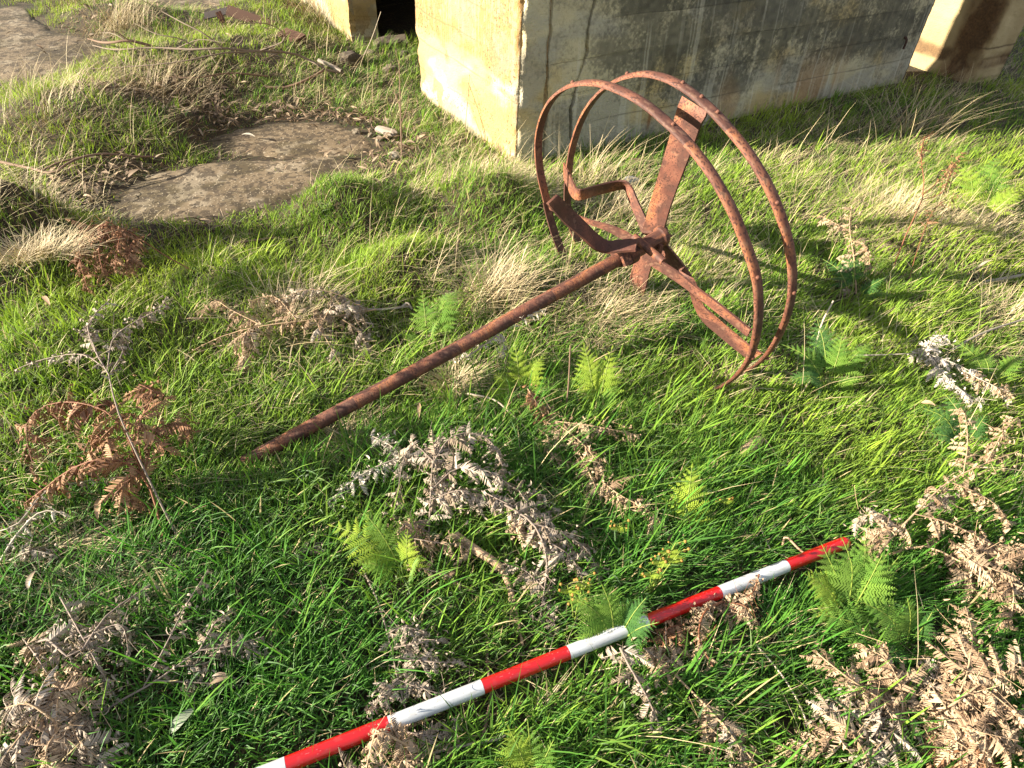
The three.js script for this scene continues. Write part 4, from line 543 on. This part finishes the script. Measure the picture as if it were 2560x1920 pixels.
  ['brown bracken crumpled beneath the red middle band of the pole', 'brown', [['tan', 0.045, 18, 0, [[1560, 1300, .05], [1520, 1325, .07], [1510, 1380, .06], [1540, 1440, .05]]], ['tan', 0.045, 16, 0, [[1560, 1300, .04], [1610, 1310, .06], [1640, 1350, .04]]], ['tan', 0.03, 6, .1, [[1640, 1240, .07], [1625, 1280, .07], [1590, 1300, .05]]], ['brown', 0.045, 14, 0, [[1480, 1350, .03], [1440, 1360, .05], [1430, 1410, .04]]]]],
  ['whitish dead bracken heap on a straight yellow stalk', 'pale', [['pale', 0.04, 4, .85, [[1840, 768, .04], [1920, 766, .06], [1990, 762, .07]]], ['pale', 0.05, 22, 0, [[1990, 762, .07], [2050, 780, .1], [2110, 810, .09], [2180, 860, .05]]], ['pale', 0.05, 20, 0, [[2010, 770, .08], [2060, 830, .08], [2120, 870, .05]]], ['pale', 0.045, 16, 0, [[2000, 765, .08], [2020, 730, .1], [2050, 725, .1]]], ['tan', 0.045, 14, 0, [[2080, 800, .09], [2140, 830, .09], [2190, 850, .07]]]]],
  ['upright whitish dead bracken in the bright grass beyond the wheel', 'tan', [['tan', 0.05, 16, .2, [[1850, 640, 0], [1845, 560, .12], [1835, 490, .22], [1840, 445, .26]]], ['tan', 0.045, 14, .1, [[1838, 520, .18], [1870, 530, .17], [1880, 580, .09]]], ['tan', 0.04, 10, .2, [[1838, 500, .2], [1800, 480, .22], [1770, 465, .22]]], ['grey', 0.05, 12, 0, [[1840, 560, .12], [1825, 600, .06], [1835, 640, .02]]]]],
  ['reddish dry bracken stems with sparse tips near the bright fern', 'brown', [['brown', 0.03, 9, .6, [[1925, 590, 0], [1960, 500, .12], [1995, 420, .22], [1990, 340, .3], [1998, 295, .33]]], ['brown', 0.03, 9, .5, [[1960, 620, 0], [1985, 530, .12], [2020, 450, .2], [2070, 420, .22]]], ['brown', 0.03, 10, .2, [[1995, 420, .22], [2040, 380, .26], [2080, 330, .3]]], ['brown', 0.03, 8, .2, [[1995, 430, .2], [2030, 420, .22], [2060, 350, .28]]]]],
  ['pale bracken strands draped over the middle of the pipe', 'pale', [['pale', 0.03, 14, .15, [[1010, 770, .12], [1060, 735, .16], [1110, 690, .2], [1180, 668, .22]]], ['pale', 0.03, 10, 0, [[1060, 735, .16], [1080, 720, .17], [1090, 770, .1]]], ['pale', 0.03, 8, 0, [[1010, 765, .12], [985, 760, .12], [970, 780, .09]]]]],
  ['thin grey fern leaf pressed in the grass near the yellow fern', 'grey', [['grey', 0.035, 9, .1, [[620, 1210, .02], [660, 1190, .03], [690, 1180, .03]]]]],
];
deadDefs.forEach(([label, stem, branches], k) => {
  const b = branches[0][4][0], p = at(b[0], b[1]), g = thing('dead_bracken', label, 'dead bracken', p, 'dead bracken'), r = rng(1500 + k * 11);
  const bits = {};
  branches.forEach(([tone, len, dens, from, pts], bi) => {
    const P = pts.map(([x, y, h]) => at(x, y, h).sub(p)), c = new THREE.CatmullRomCurve3(P), n = Math.round(dens * 1.8), main = bi === 0;
    part(main ? 'stem' : 'branch', tube(P, main ? 0.0031 : 0.0019, main ? 0.0013 : 0.0008, 10, 5), stemMat[stem], g);
    const t = V();
    for (let i = 0; i < n; i++) {
      const f = (i + 0.5) / n, s = lerp(from, 1, f), q = c.getPointAt(clamp(s, 0, 1)); c.getTangentAt(clamp(s, 0, 1), t);
      let side = t.clone().cross(V(0, 1, 0)); if (side.length() < 0.2) side = V(Math.cos(i), 0, Math.sin(i)); side.normalize();
      const sg = i % 2 ? 1 : -1, dir = side.multiplyScalar(sg).addScaledVector(t, 0.3 + 0.5 * r()).add(V((r() - 0.5) * 1.1, -0.1 - 0.6 * r() + (r() < 0.25 ? 0.7 : 0), (r() - 0.5) * 1.1)).normalize();
      const nrm = V((r() - 0.6) * 1.6, 1, (r() - 0.35) * 1.6).normalize(), mats = deads[tone];
      putPinna(g, deadPinnae[Math.floor(r() * deadPinnae.length)], mats[Math.floor(r() * mats.length)], q, dir, nrm, len * 1.25 * (0.5 + 0.85 * r()) * (1 - 0.4 * f));
    }
    // brittle curled scraps and hair-thin broken ribs caught in the frond
    const T = bits[tone] ??= { scrap: newA(), rib: newA() };
    for (let i = 0; i < n * 1.7; i++) {
      const s = clamp(lerp(from, 1, r())), q = c.getPointAt(s), rad = len * 0.75 * Math.sqrt(r()), a = r() * 6.283; q.add(V(Math.cos(a) * rad, (r() - 0.62) * rad * 0.9, Math.sin(a) * rad));
      const A = r() < 0.68 ? T.scrap : T.rib, scrap = A === T.scrap, L = scrap ? 0.010 + 0.02 * r() : 0.02 + 0.045 * r(), W = scrap ? 0.0028 + 0.004 * r() : 0.0008; let d = V(r() - 0.5, r() - 0.6, r() - 0.5).normalize(); const w = V(r() - 0.5, r() - 0.5, r() - 0.5).cross(d).normalize(), turn = w.clone(), k = scrap ? 0.5 + 0.9 * r() : 0.25 * (r() - 0.5), b0 = A.pos.length / 3, N = scrap ? 4 : 3;
      for (let j = 0; j <= N; j++) { const ww = W * (scrap ? Math.sin(Math.PI * (0.12 + 0.85 * j / N)) : 1) / 2; A.pos.push(q.x - w.x * ww, q.y - w.y * ww, q.z - w.z * ww, q.x + w.x * ww, q.y + w.y * ww, q.z + w.z * ww); q.addScaledVector(d, L / N); d.applyAxisAngle(turn, k); if (j) { const e = b0 + (j - 1) * 2; A.idx.push(e, e + 1, e + 2, e + 1, e + 3, e + 2); } }
    }
  });
  for (const tone in bits) { const m = part('frond_scraps', geoOf(bits[tone].scrap), deads[tone][0], g); m.userData.kind = 'stuff'; const m2 = part('broken_ribs', geoOf(bits[tone].rib), stemMat[stem], g); m2.userData.kind = 'stuff'; }
});

// ---------------------------------------------------------------- sticks, bark, leaves, stones
const barkTex = dataTex(256, 256, (u, v) => { const n = fbm(u * 6, v * 30, 4001), s = noise(u * 20, v * 120, 4002); return mixc(mixc([150, 122, 96], [196, 168, 138], n), [88, 66, 50], 0.6 * smooth(0.6, 0.8, s)); });
const barkMat = new THREE.MeshStandardMaterial({ map: barkTex, roughness: 0.85, bumpMap: barkTex, bumpScale: 0.002 });
const greyWood = new THREE.MeshStandardMaterial({ color: lin(0.3, 0.25, 0.2), roughness: 0.9 }), brownWood = new THREE.MeshStandardMaterial({ color: lin(0.16, 0.1, 0.065), roughness: 0.9 }), paleWood = new THREE.MeshStandardMaterial({ color: lin(0.46, 0.38, 0.28), roughness: 0.85 });
const twigWood = new THREE.MeshStandardMaterial({ color: lin(0.17, 0.13, 0.095), roughness: 0.9 });
function stick(name, label, pts, r0, r1, mat, twigs = [], cat = 'stick') {
  const P = pts.map(([x, y, h]) => at(x, y, h)), o = P[0].clone(); const rg = rel(P, o);
  if (!twigs.length) { const m = solo(name, tube(rg, r0, r1, 14, 8), mat, label, cat); m.position.copy(o); return m; }
  const g = thing(name, label, cat, o); part('limb', tube(rg, r0, r1, 20, 8), mat, g);
  for (const [tp, a, b] of twigs) part('twig', tube(rel(tp.map(([x, y, h]) => at(x, y, h)), o), a, b, 10, 6), mat, g);
  return g;
}
stick('bark_strip', 'forked tan bark strip curving down from the central grey bracken', [[985, 1160, .05], [1030, 1190, .06], [1080, 1225, .05], [1105, 1280, .03], [1118, 1340, .025], [1130, 1395, .015]], 0.014, 0.003, barkMat, [[[[1100, 1265, .03], [1106, 1320, .028], [1128, 1375, .02]], 0.006, 0.002]], 'bark');
stick('twig', 'thin brown twig passing under the white band of the pole', [[1058, 1330, .02], [1052, 1420, .02], [1060, 1500, .015], [1048, 1570, .02], [1026, 1645, .03]], 0.004, 0.003, brownWood, []);
stick('twig', 'straight grey twig on the grass near the curled brown frond', [[885, 1640, .03], [980, 1615, .03], [1080, 1595, .03], [1095, 1585, .03]], 0.003, 0.0025, greyWood, []);
stick('twig', 'pale curved twig beside the dense bracken litter', [[1635, 1395, .04], [1690, 1460, .05], [1735, 1540, .04], [1760, 1640, .03]], 0.0022, 0.0016, paleWood, []);
stick('twig', 'short pale grey straw stick above the pole end', [[1625, 1108, .02], [1645, 1145, .03], [1665, 1190, .02]], 0.003, 0.002, greyWood, []);
stick('twig', 'bent tan twig end poking from behind the pole end', [[1690, 1178, .03], [1697, 1160, .05], [1725, 1185, .04], [1750, 1205, .03]], 0.003, 0.0025, new THREE.MeshStandardMaterial({ color: lin(0.4, 0.24, 0.15), roughness: 0.8 }), []);
stick('twig', 'brown upright dry stem between the two middle ferns', [[1220, 905, 0], [1228, 830, .1], [1232, 745, .2]], 0.0028, 0.002, brownWood, []);
stick('twig', 'pale stalk crossing below the upright straw bunch', [[1010, 850, .06], [1070, 865, .07], [1110, 900, .05], [1180, 970, .03]], 0.003, 0.002, paleWood, []);
stick('twig', 'dark tipped grey stick poking from the tan bracken heap', [[770, 668, .06], [830, 668, .06], [885, 662, .05]], 0.004, 0.003, greyWood, [[[[868, 664, .055], [880, 655, .06], [890, 668, .05]], 0.006, 0.003]]);
stick('twig', 'slanting reed stalk between the rim and the broad fern', [[1760, 760, .0], [1775, 700, .08], [1800, 650, .14]], 0.004, 0.003, paleWood, []);
stick('twig', 'long bare twig across the shaded grass at the far fern tips', [[2050, 760, .05], [2110, 725, .07], [2212, 690, .08], [2260, 680, .08]], 0.004, 0.003, greyWood, []);
stick('twig', 'grey branch end lying at the edge of the long shadow', [[2120, 610, .02], [2180, 600, .03], [2250, 585, .03]], 0.008, 0.006, greyWood, []);
stick('twig', 'brown twisted root stub standing in the grass before the wall', [[992, 520, .05], [985, 545, .03], [988, 575, .0]], 0.006, 0.009, brownWood, []);
stick('twig', 'flat brown stick on the grass near the small bare patch', [[510, 525, .03], [545, 520, .035], [590, 514, .03]], 0.006, 0.004, brownWood, []);
stick('fallen_branch', 'long thin fallen branch with bare twigs lying behind the leaf litter', [[745, 158, .03], [702, 150, .05], [660, 124, .07], [610, 112, .09], [540, 110, .08], [480, 104, .1], [420, 107, .09], [330, 103, .08], [260, 107, .06], [200, 98, .05]], 0.0085, 0.003, twigWood, [
  [[[560, 111, .08], [470, 116, .09], [420, 128, .07], [330, 140, .06], [180, 150, .04]], 0.005, 0.002], [[[560, 110, .08], [615, 86, .22], [605, 64, .3], [570, 50, .36], [515, 52, .38]], 0.005, 0.0015], [[[480, 104, .1], [440, 72, .18], [400, 52, .22], [345, 22, .28], [290, -10, .34]], 0.0045, 0.0015], [[[430, 106, .09], [390, 84, .15], [340, 74, .18], [290, 50, .2]], 0.004, 0.0015], [[[610, 112, .09], [560, 132, .06], [505, 150, .03]], 0.004, 0.0015], [[[505, 106, .1], [525, 82, .17], [505, 58, .24]], 0.0035, 0.001], [[[380, 105, .08], [430, 86, .14], [485, 92, .16]], 0.0035, 0.001], [[[300, 105, .07], [260, 80, .12], [215, 70, .14]], 0.0035, 0.001], [[[450, 105, .1], [470, 140, .05], [520, 170, .02]], 0.0035, 0.001], [[[575, 110, .09], [640, 140, .07], [660, 165, .03]], 0.003, 0.001]], 'branch');
stick('dead_stick', 'second bare stick lying alongside the fallen branch', [[580, 165, .03], [500, 158, .04], [420, 168, .03], [360, 165, .02]], 0.006, 0.003, brownWood, []);
stick('dead_stick', 'twiggy dark stick behind the pale path tussock', [[330, 100, .06], [280, 88, .1], [240, 92, .1], [190, 84, .06]], 0.008, 0.004, brownWood, [[[[280, 88, .1], [250, 70, .16], [225, 66, .18]], 0.004, 0.0015]]);
stick('dead_stick', 'curved dark stick lying in the grass below the fallen branch', [[572, 188, .02], [610, 190, .02], [650, 178, .04], [700, 152, .08]], 0.010, 0.007, brownWood, []);
stick('dead_stick', 'pale broken stick end near the doorway rubble', [[688, 130, .05], [715, 142, .05], [738, 155, .04]], 0.012, 0.016, greyWood, []);
stick('bent_twig', 'bent brown twig arching over the left grass beside the leaf litter', [[-20, 345, .04], [60, 362, .08], [120, 372, .1], [150, 350, .12], [210, 333, .12], [300, 338, .08], [345, 338, .05]], 0.007, 0.004, brownWood, [[[[90, 368, .1], [130, 350, .12], [180, 338, .12]], 0.005, 0.003]]);
stick('bent_twig', 'pair of grey twigs crossing at the left path edge', [[-20, 372, .05], [15, 395, .08], [30, 410, .04]], 0.006, 0.004, brownWood, [[[[-20, 408, .04], [30, 398, .05], [80, 385, .04]], 0.005, 0.003]]);
stick('weed_stalk', 'bare brown weed stalk standing by the sunlit wall', [[868, 338, 0], [866, 270, .12], [864, 200, .26], [862, 130, .38]], 0.004, 0.002, brownWood, [[[[866, 270, .12], [880, 230, .2], [884, 190, .27]], 0.0025, 0.0012], [[[865, 235, .18], [850, 190, .26], [845, 170, .3]], 0.0025, 0.0012]], 'weed');
stick('weed_stalk', 'thin dead weed stalk against the cream wall', [[1010, 325, 0], [1006, 270, .1], [1012, 200, .24], [1015, 140, .34]], 0.002, 0.001, brownWood, [], 'weed');
stick('weed_stalk', 'slender straw stem leaning across the dark doorway', [[775, 140, 0], [800, 90, .14], [823, 25, .34]], 0.003, 0.0015, paleWood, [], 'weed');

function leafGeo(L, W, bend) { const A = newA(), n = 10; for (let k = 0; k <= n; k++) { const t = k / n, wv = W / 2 * Math.sin(Math.PI * t ** 0.85) ** 0.75, y = bend * Math.sin(t * Math.PI), z = 0.1 * L * t * t; A.pos.push((t - 0.5) * L, y, z - wv, (t - 0.5) * L, y - 0.0025, z, (t - 0.5) * L, y, z + wv); if (k) { const a = (k - 1) * 3; A.idx.push(a, a + 1, a + 3, a + 1, a + 4, a + 3, a + 1, a + 2, a + 4, a + 2, a + 5, a + 4); } } return geoOf(A); }
const leafDefs = [
  ['pale green gum leaf lying in the shaded foreground grass', [[368, 1585], [418, 1525]], 0.024, [0.17, 0.2, 0.13]],
  ['brown gum leaf half hidden beside the straight grey stem', [[450, 1475], [500, 1455]], 0.022, [0.2, 0.14, 0.09]],
  ['curled tan gum leaf near the shaded hummock', [[90, 640], [120, 655]], 0.015, [0.3, 0.2, 0.13]],
  ['hanging tan leaf on the grass beside the brown arched bracken', [[212, 1075], [218, 1120]], 0.016, [0.42, 0.28, 0.16]],
  ['pale leaf on the bent brown twig', [[330, 345], [358, 330]], 0.014, [0.3, 0.24, 0.16]],
  ['small orange brown leaf by the straw bunch', [[905, 870], [910, 905]], 0.012, [0.3, 0.2, 0.12]],
  ['tan leaf in the grass right of the buried rim', [[1990, 870], [2020, 874]], 0.018, [0.44, 0.3, 0.18]],
  ['bleached bark chip on the cracked slab', [[520, 284], [552, 287]], 0.022, [0.42, 0.38, 0.3]],
  ['two toned leaf lying at the left foreground straw', [[60, 1275], [75, 1230]], 0.014, [0.24, 0.18, 0.12]],
  ['pale leaf at the sunny edge of the long shadow', [[2110, 580], [2140, 560]], 0.012, [0.34, 0.28, 0.2]],
];
leafDefs.forEach(([label, [a, b], W, c], k) => { const p = at(a[0], a[1], 0.055), q = at(b[0], b[1], 0.065), d = q.clone().sub(p); const m = solo(k === 7 ? 'bark_chip' : 'gum_leaf', leafGeo(Math.max(0.04, d.length()), W, 0.008), new THREE.MeshStandardMaterial({ color: lin(...c), roughness: 0.55, side: THREE.DoubleSide }), label, k === 7 ? 'bark' : 'leaf'); m.position.copy(p.add(q).multiplyScalar(0.5)); m.quaternion.setFromUnitVectors(V(1, 0, 0), d.normalize()); if (k === 7) m.position.y = 0.045; });

function lump(seed, sx, sy, sz, rough = 0.25) { const g = new THREE.IcosahedronGeometry(1, 3), p = g.attributes.position; for (let i = 0; i < p.count; i++) { const v = V().fromBufferAttribute(p, i); const k = 1 + rough * (fbm(v.x * 1.7 + seed, v.y * 1.7 + v.z * 2.1, seed, 3) - 0.5) * 2; v.multiplyScalar(k); const q = 0.72; v.x = Math.sign(v.x) * Math.abs(v.x) ** q; v.y = Math.sign(v.y) * Math.abs(v.y) ** q; v.z = Math.sign(v.z) * Math.abs(v.z) ** q; p.setXYZ(i, v.x * sx, v.y * sy, v.z * sz); } g.computeVertexNormals(); return g; }
const stoneMat = new THREE.MeshStandardMaterial({ color: lin(0.32, 0.31, 0.28), roughness: 0.9, bumpMap: roughMap, bumpScale: 0.004 });
const place = (o, x, y, h, ry = 0, rx = 0) => { o.position.copy(at(x, y, h)); o.rotation.set(rx, ry, 0); return o; };
place(solo('stone', lump(3, 0.045, 0.03, 0.03), stoneMat, 'angular grey stone behind the kinked spoke', 'stone'), 1362, 395, 0.03, 0.4);
place(solo('stone', lump(5, 0.045, 0.028, 0.035, 0.7), new THREE.MeshStandardMaterial({ color: lin(0.2, 0.16, 0.11), roughness: 1, bumpMap: roughMap, bumpScale: 0.006 }), 'rubble lump at the foot of the sunlit wall by the doorway', 'stone'), 842, 152, 0.03, 0.2);
place(solo('stone', lump(8, 0.075, 0.04, 0.05, 0.7), new THREE.MeshStandardMaterial({ color: lin(0.09, 0.07, 0.05), roughness: 1 }), 'dark clod of rubble in front of the doorway', 'stone'), 758, 128, 0.03, 0.5);
place(solo('stone', lump(9, 0.14, 0.045, 0.08, 0.8), new THREE.MeshStandardMaterial({ color: lin(0.14, 0.11, 0.075), roughness: 1, bumpMap: roughMap, bumpScale: 0.006 }), 'crumbled threshold rubble inside the doorway', 'rubble'), 850, 96, 0.0, 0.5);
place(solo('wood_chunk', lump(11, 0.045, 0.014, 0.02, 0.3), barkMat, 'weathered wood chunk in the grass below the buried rim', 'wood'), 1625, 962, 0.035, 0.75);
place(solo('wood_chunk', lump(12, 0.07, 0.016, 0.025, 0.4), greyWood, 'pale wood chunk among the gravel beside the cracked slab', 'wood'), 834, 283, 0.03, -0.5);
place(solo('stone', lump(14, 0.028, 0.014, 0.02, 0.5), new THREE.MeshStandardMaterial({ color: lin(0.3, 0.26, 0.2), roughness: 0.9 }), 'pale pebble at the end of the cracked slab', 'stone'), 852, 335, 0.02, 0.2);
[[800, 116, 0.035], [872, 118, 0.03], [705, 142, 0.02], [770, 285, 0.022], [800, 292, 0.018], [820, 300, 0.02], [836, 262, 0.02]].forEach(([x, y, r], i) => place(solo('rubble_stone', lump(20 + i, r, r * 0.7, r * 0.8, 0.6), new THREE.MeshStandardMaterial({ color: lin(0.2 + 0.02 * i, 0.165 + 0.017 * i, 0.12 + 0.013 * i), roughness: 1, bumpMap: roughMap, bumpScale: 0.006 }), ['brown rubble stone on the doorway threshold', 'rubble stone against the foot of the doorway jamb', 'small stone under the pale broken stick', 'gravel stone at the near end of the leaf litter', 'gravel stone beside the pale wood chunk', 'flat gravel stone below the pale wood chunk', 'gravel stone behind the pale wood chunk'][i], 'stone', 'loose rubble stones'), x, y, r * 0.4, i));
// scrap iron by the far slab
{
  const p = at(500, 52), g = thing('scrap_iron', 'rusty bent sheet iron offcut in the grass beside the far concrete pad', 'scrap metal', p); const a = new THREE.BoxGeometry(0.2, 0.006, 0.08); const m = part('sheet', a, new THREE.MeshStandardMaterial({ color: lin(0.05, 0.04, 0.035), roughness: 0.7, metalness: 0.3 }), g); m.position.set(-0.08, 0.07, 0); m.rotation.set(0.35, 0.3, 0.1); const f = part('flange', new THREE.BoxGeometry(0.34, 0.07, 0.01), new THREE.MeshStandardMaterial({ color: lin(0.12, 0.065, 0.045), roughness: 0.85 }), g); f.position.set(0.16, 0.05, 0.02); f.rotation.set(-0.5, 0.15, -0.25); const l = part('leg', new THREE.BoxGeometry(0.04, 0.11, 0.01), rustMat, g); l.position.set(-0.02, 0.05, 0.1); l.rotation.set(-0.3, 0.3, 0.4);
  const b = solo('brick', new THREE.BoxGeometry(0.17, 0.07, 0.09), new THREE.MeshStandardMaterial({ color: lin(0.13, 0.065, 0.042), roughness: 0.95, bumpMap: roughMap, bumpScale: 0.004 }), 'weathered red brick half sunk in the far grass', 'brick'); place(b, 632, 84, 0.005, -0.5, 0.2);
}

renderer.render(scene, camera);
